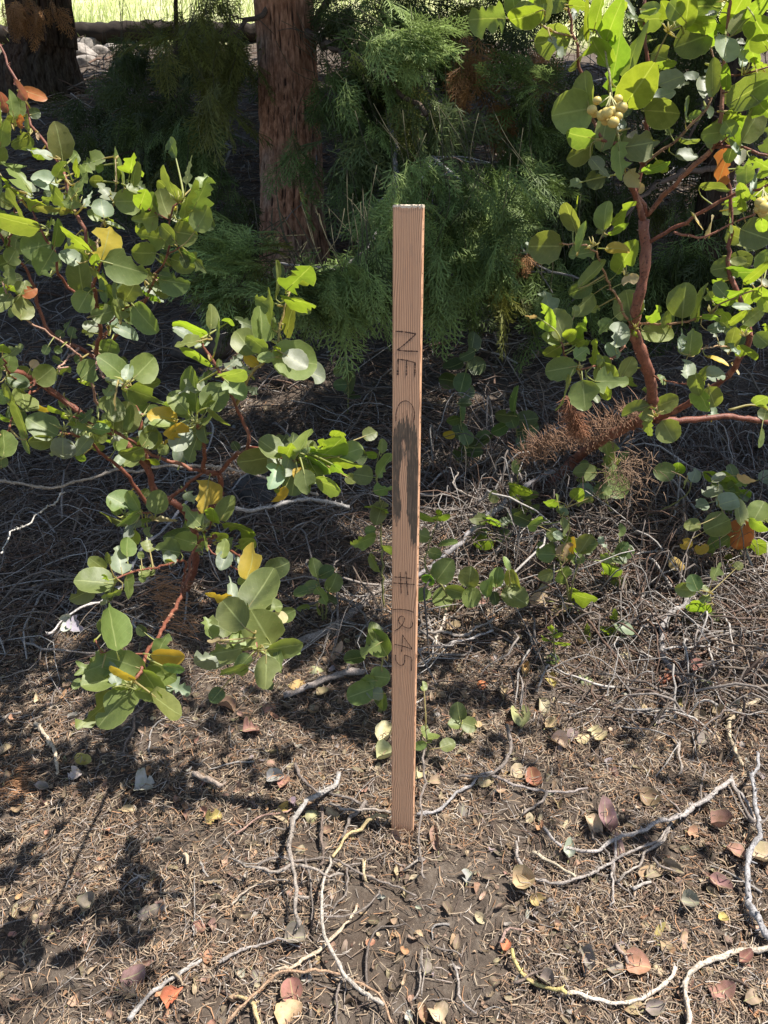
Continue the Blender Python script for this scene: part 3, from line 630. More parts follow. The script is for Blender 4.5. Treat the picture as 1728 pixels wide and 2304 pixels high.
# ---------------- right shrub
g1 = gp(1236, 1112); z1 = depth(g1)
RS = Shrub('manzanita_shrub', 'tall manzanita with a red-brown stem, pale berries and glossy leaves right of the stake', 'shrub', g1)
br = RS.branch; T = RS.table; RS.dup = .55; RS.rs = .70
br([tuple(g1 + np.array([-.05, 0, -.03])), ('C', 430, 1230, z1 - .06), ('C', 600, 1110, 1.95), ('C', 760, 1030, 1.85), ('C', 860, 990, 1.75), ('C', 905, 930, 1.65), ('C', 905, 760, 1.53), ('C', 860, 600, 1.44), ('C', 800, 440, 1.39), ('C', 812, 240, 1.34), ('C', 855, 60, 1.31), ('B', 872, 1600, 1.29), ('B', 860, 1420, 1.27)], .024, .0125, 'trunk', sides=12, col=(.25, .095, .06))
br(B(('B', 860, 1440, 1.27), ('B', 815, 1290, 1.25), ('B', 760, 1180, 1.22), ('B', 740, 1120, 1.2)), .0085, .006)
br(B(('B', 868, 1400, 1.27), ('B', 862, 1330, 1.26), ('B', 810, 1250, 1.25), ('B', 850, 1060, 1.23), ('B', 878, 800, 1.18), ('B', 880, 400, 1.14), ('B', 860, 150, 1.12), ('B', 855, -150, 1.1)), .006, .003)
br(B(('B', 878, 1390, 1.27), ('B', 950, 1300, 1.25), ('B', 1100, 1150, 1.2), ('B', 1310, 950, 1.15), ('B', 1350, 800, 1.12), ('B', 1370, 500, 1.1), ('B', 1390, 200, 1.07), ('B', 1420, 0, 1.05), ('B', 1440, -200, 1.03)), .006, .003, col=(.28, .12, .07))
br(B(('B', 880, 1590, 1.29), ('B', 960, 1530, 1.27), ('B', 1180, 1400, 1.23), ('B', 1400, 1270, 1.19), ('B', 1600, 1220, 1.15), ('B', 1760, 1160, 1.12)), .0052, .0028)
br(B(('B', 1050, 1500, 1.25), ('B', 1250, 1530, 1.22), ('B', 1380, 1460, 1.2), ('B', 1560, 1380, 1.17), ('B', 1700, 1290, 1.15)), .0028, .0018, col=(.34, .14, .09))
br(B(('B', 1310, 950, 1.15), ('B', 1500, 960, 1.12), ('B', 1659, 1000, 1.1), ('B', 1800, 1000, 1.08)), .0035, .002)
br(B(('B', 1318, 945, 1.15), ('B', 1400, 880, 1.12), ('B', 1470, 815, 1.1)), .0025, .0014, spurs=False)
br(B(('C', 795, 400, 1.38), ('C', 700, 230, 1.32), ('C', 660, 150, 1.28), ('B', 600, 1760, 1.23), ('B', 550, 1630, 1.18), ('B', 440, 1580, 1.15), ('B', 330, 1572, 1.13)), .0036, .0015, col=(.36, .20, .11))
br(B(('B', 550, 1630, 1.18), ('B', 580, 1520, 1.16), ('B', 640, 1450, 1.15)), .0018, .001, spurs=False, col=(.3, .26, .1))
br(B(('B', 860, 1060, 1.23), ('B', 780, 980, 1.18), ('B', 700, 930, 1.14), ('B', 590, 900, 1.12), ('B', 540, 800, 1.12), ('B', 460, 500, 1.12), ('B', 425, 300, 1.1), ('B', 390, 200, 1.1), ('B', 370, 0, 1.08), ('B', 350, -150, 1.08)), .005, .0025)
br(B(('B', 395, 230, 1.1), ('B', 250, 195, 1.08), ('B', 165, 140, 1.07), ('R2', 540, 75, 1.06)), .0024, .0015, col=(.34, .22, .12))
br(B(('B', 700, 930, 1.14), ('B', 665, 760, 1.1), ('B', 640, 560, 1.08), ('B', 610, 330, 1.07), ('B', 560, 200, 1.06), ('B', 515, 130, 1.06)), .0028, .0018, col=(.32, .30, .14))
br(B(('B', 850, 1060, 1.23), ('B', 920, 1010, 1.2), ('B', 1050, 920, 1.18), ('B', 1180, 790, 1.16), ('B', 1290, 640, 1.15), ('B', 1310, 400, 1.13), ('B', 1280, 250, 1.12)), .0035, .002, col=(.30, .17, .09))
br(B(('B', 900, 420, 1.14), ('B', 960, 330, 1.1), ('B', 1010, 220, 1.08), ('B', 1130, 150, 1.07)), .0022, .0014, spurs=False, col=(.32, .28, .12))
br(B(('B', 1370, 480, 1.1), ('B', 1460, 490, 1.08), ('B', 1560, 470, 1.07), ('B', 1700, 420, 1.06)), .0022, .0014, spurs=False)
br(B(('B', 1365, 600, 1.1), ('B', 1450, 585, 1.08), ('B', 1520, 600, 1.08)), .0016, .001, spurs=False)
br(B(('B', 1400, 190, 1.07), ('B', 1470, 120, 1.05), ('B', 1600, 30, 1.03), ('B', 1700, 10, 1.02)), .0022, .0014, spurs=False)
br(B(('C', 785, 380, 1.38), ('C', 720, 520, 1.34), ('C', 620, 610, 1.3), ('C', 520, 650, 1.25), ('C', 430, 665, 1.22), ('C', 350, 570, 1.19), ('C', 320, 480, 1.18)), .0036, .0018)
br(B(('C', 800, 360, 1.38), ('C', 1030, 372, 1.32), ('C', 1250, 320, 1.28), ('C', 1330, 250, 1.26), ('C', 1500, 180, 1.24), ('C', 1620, 120, 1.23)), .003, .0018, col=(.36, .2, .11))
br(B(('C', 860, 1000, 1.75), ('C', 1000, 960, 1.7), ('C', 1200, 850, 1.62), ('C', 1400, 700, 1.55), ('C', 1480, 590, 1.5), ('C', 1540, 430, 1.45), ('B', 1410, 1740, 1.42), ('B', 1420, 1500, 1.4), ('B', 1400, 1170, 1.36), ('B', 1350, 900, 1.33)), .0115, .0035)
br(B(('C', 1480, 590, 1.5), ('C', 1400, 515, 1.36), ('C', 1210, 530, 1.26)), .003, .0016, col=(.38, .24, .12))
br(B(('C', 1540, 430, 1.45), ('C', 1600, 470, 1.35), ('C', 1720, 480, 1.25)), .003, .002)
br(B(('C', 930, 995, 1.72), ('C', 1150, 988, 1.75), ('C', 1400, 970, 1.76), ('C', 1659, 1000, 1.78), ('C', 1900, 1040, 1.8)), .011, .008)
br(B(('C', 900, 700, 1.5), ('C', 1000, 735, 1.42), ('C', 1150, 762, 1.35), ('C', 1250, 735, 1.3)), .0025, .0014)
br(B(('C', 900, 900, 1.6), ('C', 930, 960, 1.45), ('C', 925, 985, 1.4)), .003, .0016)

T('R2', '450 80 155 135 180; 610 70 130 85 200 b; 690 30 110 70 90; 560 10 100 60 100')
T('B', '''80 105 175 145 190; 190 60 130 90 90; 270 260 220 130 190; 290 300 160 80 -60 pc; 320 10 80 50; 430 40 120 90 b; 490 120 220 35 90 b; 460 210 100 50 60; 570 60 220 110 75 bc; 650 160 240 135 70 b; 570 340 180 130 120 bc
680 370 280 160 80 bc; 790 330 290 150 75 c; 420 395 140 50 45; 485 590 230 150 100; 400 720 250 220 190; 820 560 260 220 55 b; 965 620 190 90 10 p; 975 720 210 140 -5; 1030 520 190 140 20 p; 995 415 115 45 10 b; 700 790 200 90 70 p
600 860 200 140 80; 450 880 190 110 170; 445 980 190 90 210; 840 930 250 200 10; 704 1040 210 165 -85; 570 1090 190 100 -50 pc; 795 1150 120 90 -60 t; 825 1215 70 55 -70 t; 930 1080 150 60 20 b; 1125 710 200 35 90; 1250 570 180 120 -90 pc
1190 750 80 60; 1140 900 140 70 -10; 1135 1005 150 100 0 p; 970 370 140 130; 900 120 160 110; 760 50 150 50 -60 pc; 780 110 90 50; 900 60 120 80; 1220 40 260 160 180 d; 1290 90 80 40 p; 1140 50 160 120 b; 1230 150 150 100 10 b
1180 260 215 190 200; 1290 210 160 140 30 bc; 1385 320 200 165 -90 p; 1510 130 240 110 50; 1450 70 200 150 60 b; 1580 60 180 100 b; 1610 180 170 120 b; 1620 260 150 110 b; 1595 400 120 100 bc; 1500 350 200 70 85 p; 1240 310 90 75 p
1300 500 180 110 90; 1390 500 150 60 90 b; 1540 590 200 170 30; 1450 750 150 130 -20 bc; 1400 740 170 30 30 b; 1560 790 250 150 60; 1650 720 180 120 b; 1300 860 140 90; 1275 920 90 45 p; 1410 830 110 80; 1475 1000 170 70 85 p; 1445 950 140 40 p
1370 1085 170 150 -110 oc; 1620 1060 190 150 -30 b; 1315 1215 160 60 -5; 1500 1240 120 50 b; 1520 1130 120 80; 1565 1180 190 40 85 p; 1450 1300 110 60 b; 1490 1330 110 50 b; 1412 1435 160 55 90; 1580 1515 200 170 -20; 1440 1520 110 80
1510 1590 120 60 c; 1640 1680 130 90; 1620 1450 90 60 b; 220 1590 210 190 180; 385 1400 170 90 110; 420 1370 200 30 80 bc; 605 1390 170 90 85; 720 1380 170 110 40 bcc; 690 1480 130 45 30 b; 460 1530 200 38 75; 455 1640 165 145 190
690 1605 160 85 0 y; 730 1680 210 140 60 b; 520 1770 210 80 45; 770 1810 100 75 20 tc; 1370 1730 140 120 190; 1470 1690 90 60; 1490 1760 160 90 bc; 1580 1770 180 60 40 b; 1620 1820 90 60 p; 1200 1430 130 40 -60 t; 1290 1460 140 40 80 t; 1180 150 120 80 b; 1060 60 120 90; 1000 60 110 80 b; 680 60 120 80 b; 1680 900 150 110; 1690 1350 160 120; 1560 330 140 80 b; 1640 560 150 100 b''')
T('C', '''760 250 200 160 100; 925 300 150 100 45 bc; 1000 340 100 60; 690 445 190 135 80 p; 945 430 190 140 -10; 610 390 120 110; 650 550 120 80 p; 790 430 80 45 -40 bc; 1115 220 215 120 85; 1220 230 250 60 78; 1100 470 195 55 88 p; 1160 490 175 115 85
230 320 170 130 100 bc; 310 370 200 150 110; 270 470 150 100; 470 390 240 85 75 bc; 380 440 100 80 b; 545 540 170 70 80 bc; 450 560 120 100; 320 660 180 145 190; 310 600 110 28 100 b; 350 830 220 80 -105 c; 470 830 190 180 -85; 620 700 170 130
650 740 205 185 0; 750 650 140 110 60; 780 740 110 50 -50 bc; 600 630 110 80; 545 850 70 50 p; 610 800 110 70 b; 560 610 90 60; 800 930 140 110 200 c; 885 790 80 70; 1000 880 165 115 20; 890 1010 160 90 -90 c; 1015 1060 160 140 -60
970 730 80 50; 1130 665 140 110 -90 pc; 1320 700 130 110 0 p; 1295 840 140 110; 1200 760 150 60 -80; 1240 860 170 95 -60; 1370 310 110 100 bc; 1420 190 200 120 20 bc; 1520 190 180 100 60 b; 1620 190 130 100 b; 1490 260 130 50 p
1560 320 160 90 40; 1330 400 130 70 10 p; 1620 470 110 100; 1430 460 120 90; 1520 560 150 130 -40 bc; 1440 520 110 60 p; 1330 600 150 38 -20 y; 1445 660 90 35 -55 t; 1520 400 70 50 b; 1640 950 90 80; 1610 1105 130 55; 1350 150 120 90; 130 320 80 35 170 tc; 1270 330 110 60 b; 1460 330 120 50 b''')
cl = None
# berry cluster
def berries(sh, f, x, y, z, pts):
    c0 = at(*fp(f, x, y), z)
    mb = MB()
    S_ = smooth_path([at(*fp(f, x + 10, y - 90), z + .01), c0], .006); tube(mb, S_, .0012, 6, (.36, .34, .16))
    for k in range(9):
        bx, by = rng.uniform(-60, 70), rng.uniform(-30, 30)
        e = at(*fp(f, x + bx, y + by), z - .005 + .01 * rng.random()); tube(mb, smooth_path([S_[0] + (c0 - S_[0]) * rng.random() * .6, e], .006), .0008, 5, (.40, .38, .17))
    st = mb.build('berry_cluster', M['stemg'], sh.o); st['label'] = 'stalks of a cluster of pale yellow-green berries'
    for (bx, by, br_, dz) in pts:
        c_ = at(*fp(f, bx, by), z + dz); r = 1.12 * br_ / FR[f][2] * z / F
        m_ = MB(); nu, nv = 16, 10
        a_, b_ = np.meshgrid(np.arange(nu) / nu * 2 * np.pi, np.linspace(0, np.pi, nv)); 
        V = np.stack([np.sin(b_) * np.cos(a_), np.sin(b_) * np.sin(a_), np.cos(b_) * .9], -1) * r
        V = V.reshape(-1, 3) + c_
        q = [(i * nu + k, i * nu + (k + 1) % nu, (i + 1) * nu + (k + 1) % nu, (i + 1) * nu + k) for i in range(nv - 1) for k in range(nu)]
        m_.add(V, q, c=np.array([.64, .50, .15]) * rng.uniform(.88, 1.1))
        tube(m_, [c_ + np.array([0, -.3, .9]) * r * .9, c_ + np.array([0, -.35, 1.0]) * r * 1.12], [.0006, .0003], 5, (.25, .15, .06))
        o = m_.build('berry', M['berry'], st)
m, t = newmat('berry_skin'); c = attr(t, 'Col').outputs['Color']; n_ = noise(t, 300, 3)
c = mix(t, c, (.55, .35, .14), ramp(t, n_.outputs[0], [(.55, (0, 0, 0)), (.75, (.5,) * 3)])); finish(t, c, .45, .45, trans=c, tw=.15); M['berry'] = m
berries(RS, 'B', 630, 690, .985, [(522, 710, 30, 0), (555, 650, 26, .012), (590, 745, 34, -.006), (618, 730, 34, -.012), (650, 720, 32, 0), (690, 640, 28, .01), (712, 695, 36, -.004), (690, 750, 28, -.003), (660, 790, 34, -.01), (610, 780, 28, .003), (540, 735, 24, .012), (650, 670, 26, .01)])
berries(RS, 'B', 1620, 1300, 1.06, [(1610, 1310, 34, 0), (1640, 1340, 36, -.006), (1600, 1350, 28, .005), (1650, 1300, 34, .004), (1625, 1375, 28, .004)])
for f, x, y, z in (('C', 800, 400, 1.36), ('C', 1290, 300, 1.26), ('C', 430, 665, 1.21), ('B', 1010, 210, 1.07), ('B', 1510, 475, 1.07), ('C', 1510, 450, 1.34), ('B', 530, 1590, 1.15), ('C', 930, 970, 1.39), ('B', 740, 1780, 1.22), ('B', 1390, 0, 1.05)):
    RS.tuft(at(*fp(f, x, y), z), 10, .014, (.50, .33, .18))
RS.shoot_fill(22, lambda: np.array([rng.uniform(.62, 1.2), rng.uniform(.9, 1.5), rng.uniform(.45, 1.5)]), None)
RS.shoot_fill(7, lambda: np.array([rng.uniform(.25, .7), rng.uniform(1.05, 1.3), rng.uniform(1.42, 1.75)]), None)
br([(.62, 1.3, 1.35), (.5, 1.1, 1.62), (.36, .85, 1.78), (.2, .65, 1.88), (.05, .55, 1.9)], .005, .002)  # added branch out of view, bearing the shadow-casting shoots
RS.shoot_fill(20, lambda: np.array([rng.uniform(.02, .45), rng.uniform(.42, .72), rng.uniform(1.62, 1.95)]), None)  # shoots added out of view overhead to dapple the lower left ground
RS.done()

# ---------------- small sprouts
def sprout(label, root_px, stems, tabs, group=None, name='manzanita_sprout', lift=0, scol=(.26, .25, .09)):
    r = gp(*fp(*root_px)); s = Shrub(name, label, 'sprout', r, group); zr = depth(r)
    for st in stems:
        pts = [tuple(r - np.array([0, 0, .015]))] + [(f, x, y, zr - dz) for (f, x, y, dz) in st]
        s.branch(pts, .0032, .0012, name='stem', col=scol, spurs=False, mat='stemg', sides=6)
    for f, rows in tabs: s.table(f, rows)
    s.tuft(s.T[-1], 5); s.done(); return s
sprout("slim manzanita sprout, one tall green stem rising close behind the stake's left edge", ('R5', 1655, 330), [[('R3', 1655, 1330, .05), ('R3', 1645, 1150, .1), ('R3', 1640, 1000, .18), ('R3', 1625, 890, .22), ('R3', 1640, 790, .25)]],
       [('R3', '1560 900 90 100 170 c; 1625 1040 110 60 170 b; 1640 1065 110 70; 1580 1180 90 60 200; 1605 810 50 40 b; 1650 775 40 60 90; 1660 860 80 110 60; 1660 960 70 90; 1600 1140 50 40; 1690 1220 90 40 -10; 1550 1195 80 60 190; 1620 1280 90 40 -60')])
sprout('low round-leaved sprout on the litter left of the stake, nearer the middle cluster', ('R5', 1400, 370), [[('R5', 1385, 300, .08), ('R5', 1380, 230, .12), ('R5', 1370, 170, .15)], [('R5', 1420, 250, .12)]],
       [('R5', '1360 150 90 60; 1410 170 80 50 d; 1440 215 90 70; 1330 240 110 60; 1390 270 90 50 -60; 1370 330 110 50 -90; 1300 255 70 40; 1420 285 80 40 d; 1310 320 60 30')])
sprout('broad-leaved sprout at mid height just left of the stake, below the writing', ('R5', 1640, 780), [[('R5', 1640, 700, .04), ('R5', 1625, 650, .06)], [('R5', 1650, 560, .1), ('R5', 1640, 480, .14)]],
       [('R5', '1555 690 120 95 200; 1640 620 90 80; 1620 690 60 70 p; 1590 640 70 60; 1640 470 130 100 120; 1600 500 100 80 c; 1650 720 60 90 -90; 1530 540 90 50 d; 1620 430 90 60')])
sprout('leafy sprout trailing over dead twigs right of the stake, with rows of rounded leaves', ('R6', 300, 330), [[('R6', 260, 240, .08), ('R6', 180, 150, .12), ('R4', 200, 1180, .16), ('R4', 230, 1100, .2)], [('R6', 330, 230, .08), ('R6', 450, 230, .1), ('R6', 560, 230, .12)]],
       [('R6', '260 160 120 95; 190 200 85 58 b; 370 190 95 80; 165 270 80 50; 255 280 95 80; 375 275 95 78; 310 250 90 60; 450 230 95 55 80; 490 190 90 55; 560 200 95 60 100; 565 275 120 92 -30; 530 130 65 30; 480 280 60 40 d'), ('R4', '180 1075 80 75 140 b; 245 1080 75 50 20 b; 160 1160 80 60; 275 1195 80 35 10; 220 1240 60 50; 240 1060 40 30 b')])
sprout('sprout of a few yellowing leaves among grey twigs below the needle-covered branch', ('R6', 800, 330), [[('R6', 790, 220, .1), ('R6', 760, 120, .16), ('R4', 800, 1150, .22), ('R4', 790, 1040, .28)], [('R6', 820, 200, .12), ('R6', 870, 60, .18)]],
       [('R6', '700 90 70 65; 870 45 95 75; 855 275 110 100 b; 770 310 90 32 80; 775 180 80 60; 670 290 80 60 t; 760 330 70 50 tc; 700 180 70 50; 830 330 60 35'), ('C', '620 1450 60 60; 430 1470 100 90 b; 480 1520 90 60; 310 1540 150 60 100; 250 1530 90 70 200 b; 170 1650 150 85 20; 340 1680 130 60 -80; 355 1840 130 80 80 t; 400 1800 110 50 80 y; 480 1800 120 100; 225 1850 120 110; 330 1580 90 50 -20 p')])
sprout('bright sprout with a forked stem and toothed leaves low in front of the grey branch', ('C', 60, 1700), [[('C', 55, 1600, .06), ('C', 50, 1450, .1), ('C', 40, 1330, .13)]],
       [('C', '60 1430 160 60 -20 b; 90 1540 150 60 60; 20 1600 90 70; 120 1480 120 60; 40 1290 100 50 90; 20 1480 100 40 120 b; 150 1560 80 50 30; 60 1650 60 30')])
sprout('long low shoot with scattered pale leaves under the brown branch, right side', ('C', 700, 1620), [[('C', 620, 1530, .1), ('C', 600, 1330, .2)], [('C', 900, 1600, .1), ('C', 1100, 1500, .15), ('C', 1160, 1400, .18), ('C', 1060, 1330, .2)]],
       [('C', '620 1210 180 150 100 c; 475 1330 145 110 180; 680 1420 165 150 -60; 650 1300 100 60 90 c; 990 1325 135 115 170; 1082 1298 80 75 90 b; 1180 1350 100 80 p; 1125 1402 70 32')])
sprout('large-leaved low shoot with an upright rusty orange leaf at the right border', ('C', 1500, 1900), [[('C', 1460, 1760, .1), ('C', 1400, 1650, .15), ('C', 1330, 1500, .2), ('C', 1340, 1380, .22)], [('C', 1560, 1680, .14), ('C', 1640, 1640, .16)]],
       [('C', '1340 1360 125 50 p; 1300 1445 150 80 20 p; 1520 1360 95 70 tc; 1400 1520 170 110 p; 1230 1540 95 80 pc; 1470 1580 190 120 100; 1600 1580 150 130 60; 1330 1670 160 140; 1600 1660 120 90 b; 1340 1800 150 120 c; 1480 1730 195 125 -110 o; 1570 1790 170 140 b; 1410 1920 140 32 -90; 1130 1790 80 65 y; 1230 1820 85 70 y; 1170 1670 100 80; 1070 1920 110 60 -70 t')])
sprout('tiny bright green sprout standing alone on the needles below the shoots, right of the stake', ('R6', 735, 560), [[('R6', 735, 500, .02), ('R6', 730, 440, .05)]],
       [('R6', '725 410 50 30 100 b; 750 440 60 28 30 b; 700 455 60 28 150 b; 760 475 70 30 -10 b; 720 545 75 38 0; 740 420 40 25 80 b')])
sprout('two-leaved sprig with a folded silvery leaf lying low on the litter, centre right', ('R6', 1000, 460), [[('R6', 1000, 420, .02), ('R6', 1000, 380, .04)]],
       [('R6', '1000 362 75 30 100 b; 960 420 100 58 190 b; 1040 410 95 45 -20 p; 885 435 85 30 95')])
sprout('small pair of dull rounded leaves in shade right of the stake, lower sprout', ('R6', 340, 870), [[('R6', 345, 830, .02), ('R6', 335, 790, .04)]],
       [('R6', '322 770 80 70 100 d; 368 828 70 62 -20; 305 825 60 36 180; 410 826 30 20 t')])
sprout('ragged little seedling beside the lower edge of the stake on its right', ('R6', 190, 960), [[('R6', 190, 900, .03), ('R6', 180, 850, .05)]],
       [('R6', '185 865 70 40 120; 155 915 60 40; 275 915 70 45; 215 880 50 30; 170 660 40 30')], scol=(.2, .17, .1))
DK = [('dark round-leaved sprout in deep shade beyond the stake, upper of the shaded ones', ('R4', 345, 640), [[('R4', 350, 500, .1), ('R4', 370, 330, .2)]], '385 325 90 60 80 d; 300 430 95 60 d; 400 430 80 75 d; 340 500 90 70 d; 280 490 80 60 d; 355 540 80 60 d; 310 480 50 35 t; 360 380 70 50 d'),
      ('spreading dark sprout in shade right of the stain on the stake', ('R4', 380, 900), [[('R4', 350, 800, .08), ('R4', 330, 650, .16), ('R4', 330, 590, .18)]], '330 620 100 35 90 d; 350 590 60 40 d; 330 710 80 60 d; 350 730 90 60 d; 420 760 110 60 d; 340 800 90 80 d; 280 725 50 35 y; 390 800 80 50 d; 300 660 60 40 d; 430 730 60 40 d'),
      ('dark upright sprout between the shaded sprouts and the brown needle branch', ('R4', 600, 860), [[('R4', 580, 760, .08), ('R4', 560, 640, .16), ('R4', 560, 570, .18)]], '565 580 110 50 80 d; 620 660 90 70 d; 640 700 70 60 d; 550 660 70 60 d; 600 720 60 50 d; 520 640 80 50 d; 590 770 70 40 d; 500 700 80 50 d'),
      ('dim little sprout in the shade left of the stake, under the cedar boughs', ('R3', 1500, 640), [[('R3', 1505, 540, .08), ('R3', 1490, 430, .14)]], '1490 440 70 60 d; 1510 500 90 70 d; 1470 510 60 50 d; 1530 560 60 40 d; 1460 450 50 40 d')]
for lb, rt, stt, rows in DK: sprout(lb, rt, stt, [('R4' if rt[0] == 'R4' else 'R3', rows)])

PLACES = [(1290, 1290, 'among grey twigs straight below the round dark leaf of the tall shrub'), (1420, 1330, 'in the twig pile, left of the rusty orange leaf'), (1600, 1400, 'in the twig pile below the rusty orange leaf'), (1120, 1240, 'beside the long slanting grey branch, right of it'), (1680, 1180, 'at the right border above the rusty orange leaf'), (1350, 1150, 'half hidden under the needle-covered branch')]
for k, (px, py, lb) in enumerate(PLACES):
    r = gp(px, py); s = Shrub('manzanita_sprout', 'small ragged sprout ' + lb, 'sprout', r); zr = depth(r); hx = px + 30 * rng.normal(); hy = py - rng.uniform(60, 110)
    s.branch([tuple(r - np.array([0, 0, .015])), tuple(at((px + hx) / 2 + 10 * rng.normal(), (py + hy) / 2, zr - .05)), tuple(at(hx, hy, zr - .1))], .0026, .001, name='stem', spurs=False, mat='stemg', sides=6, col=(.26, .15, .09))
    for _ in range(11): s.leaf('P', hx + 34 * rng.normal(), hy + 10 + 30 * rng.normal(), rng.uniform(20, 46), None, None, rng.choice(['g', 'gc', 'd', 'b', 'p']))
    s.done()

# ------------------------------------------------------------------ cedars
def spray_template(L=.22, nside=15, sub=7, w=.0026, seed=0, droop=.25, coarse=False):
    r = np.random.default_rng(seed); Q = []
    def strip(a, d, l, w_, tip):
        n_ = np.array([0, 0, 1.0]) + .35 * r.normal(size=3); s_ = nrm(np.cross(d, n_)) * w_ / 2
        m_ = a + d * l * .55 + np.array([0, 0, -.02 * l]); e = a + d * l + np.array([0, 0, -.12 * l])
        Q.append([a - s_ * .7, a + s_ * .7, m_ + s_, m_ - s_]); Q.append([m_ - s_, m_ + s_, e + s_ * tip, e - s_ * tip])
    ax = lambda s_: np.array([L * s_, .02 * L * math.sin(s_ * 5 + seed), -droop * L * s_ * s_])
    for i in range(nside * 2):
        s0 = .08 + .9 * i / (nside * 2); p = ax(s0); sg = 1 if i % 2 else -1
        l = L * .52 * (1 - s0) ** .75 * r.uniform(.75, 1.1) + .012; an = math.radians(r.uniform(34, 50)) * sg
        d = nrm(np.array([math.cos(an), math.sin(an), r.uniform(-.25, .15) - droop * s0]))
        strip(p, d, l, w * (1.1 if not coarse else 3), .5)
        ns = 0 if coarse else int(sub * l / (L * .4)) + 1
        for k in range(ns):
            f_ = (k + .6) / (ns + .4); q = p + d * l * f_ + np.array([0, 0, -.06 * l * f_])
            a2 = an + math.radians(r.uniform(28, 45)) * (1 if k % 2 else -1)
            d2 = nrm(np.array([math.cos(a2), math.sin(a2), r.uniform(-.3, .15) - droop * s0]))
            l2 = min(.045, l * (1 - f_ * .55) * .55) * r.uniform(.7, 1.1)
            strip(q, d2, l2, w, .35)
    strip(ax(.0), nrm(ax(.5)), L * .5, w * (.9 if not coarse else 2), .9); strip(ax(.5), nrm(ax(1) - ax(.5)), L * .55, w * (.9 if not coarse else 2), .4)
    return np.array(Q)           # n,4,3
TPL = [spray_template(L=l_, nside=n_, sub=5, w=.0042, seed=k, droop=dr) for k, (l_, n_, dr) in enumerate([(.22, 9, .25), (.18, 8, .5), (.25, 10, .15), (.15, 7, .4)])]
TPC = [spray_template(L=.55, nside=9, w=.016, seed=9, droop=.3, coarse=True), spray_template(L=.7, nside=9, w=.018, seed=10, droop=.45, coarse=True)]
def place(mb, tpl, pos, dirn, up, scale, col):
    x = nrm(dirn); z = nrm(up - x * np.dot(up, x)); y = np.cross(z, x)
    V = (tpl.reshape(-1, 3) * scale) @ np.stack([x, y, z]) + pos
    n = len(tpl); c = np.repeat(np.clip(np.array(col)[None] * (1 + .16 * rng.normal(size=(n, 1))), .005, 1), 4, 0)
    # younger tips are paler
    mb.add(V, np.arange(n * 4).reshape(-1, 4), c=c)
GREENS = dict(mid=(.145, .205, .055), bright=(.27, .36, .11), dark=(.075, .098, .024), olive=(.165, .170, .036), grey=(.155, .195, .070), dead=(.40, .20, .075))  # bright and dark paint the sunlit fringe and the gloom into the sprays
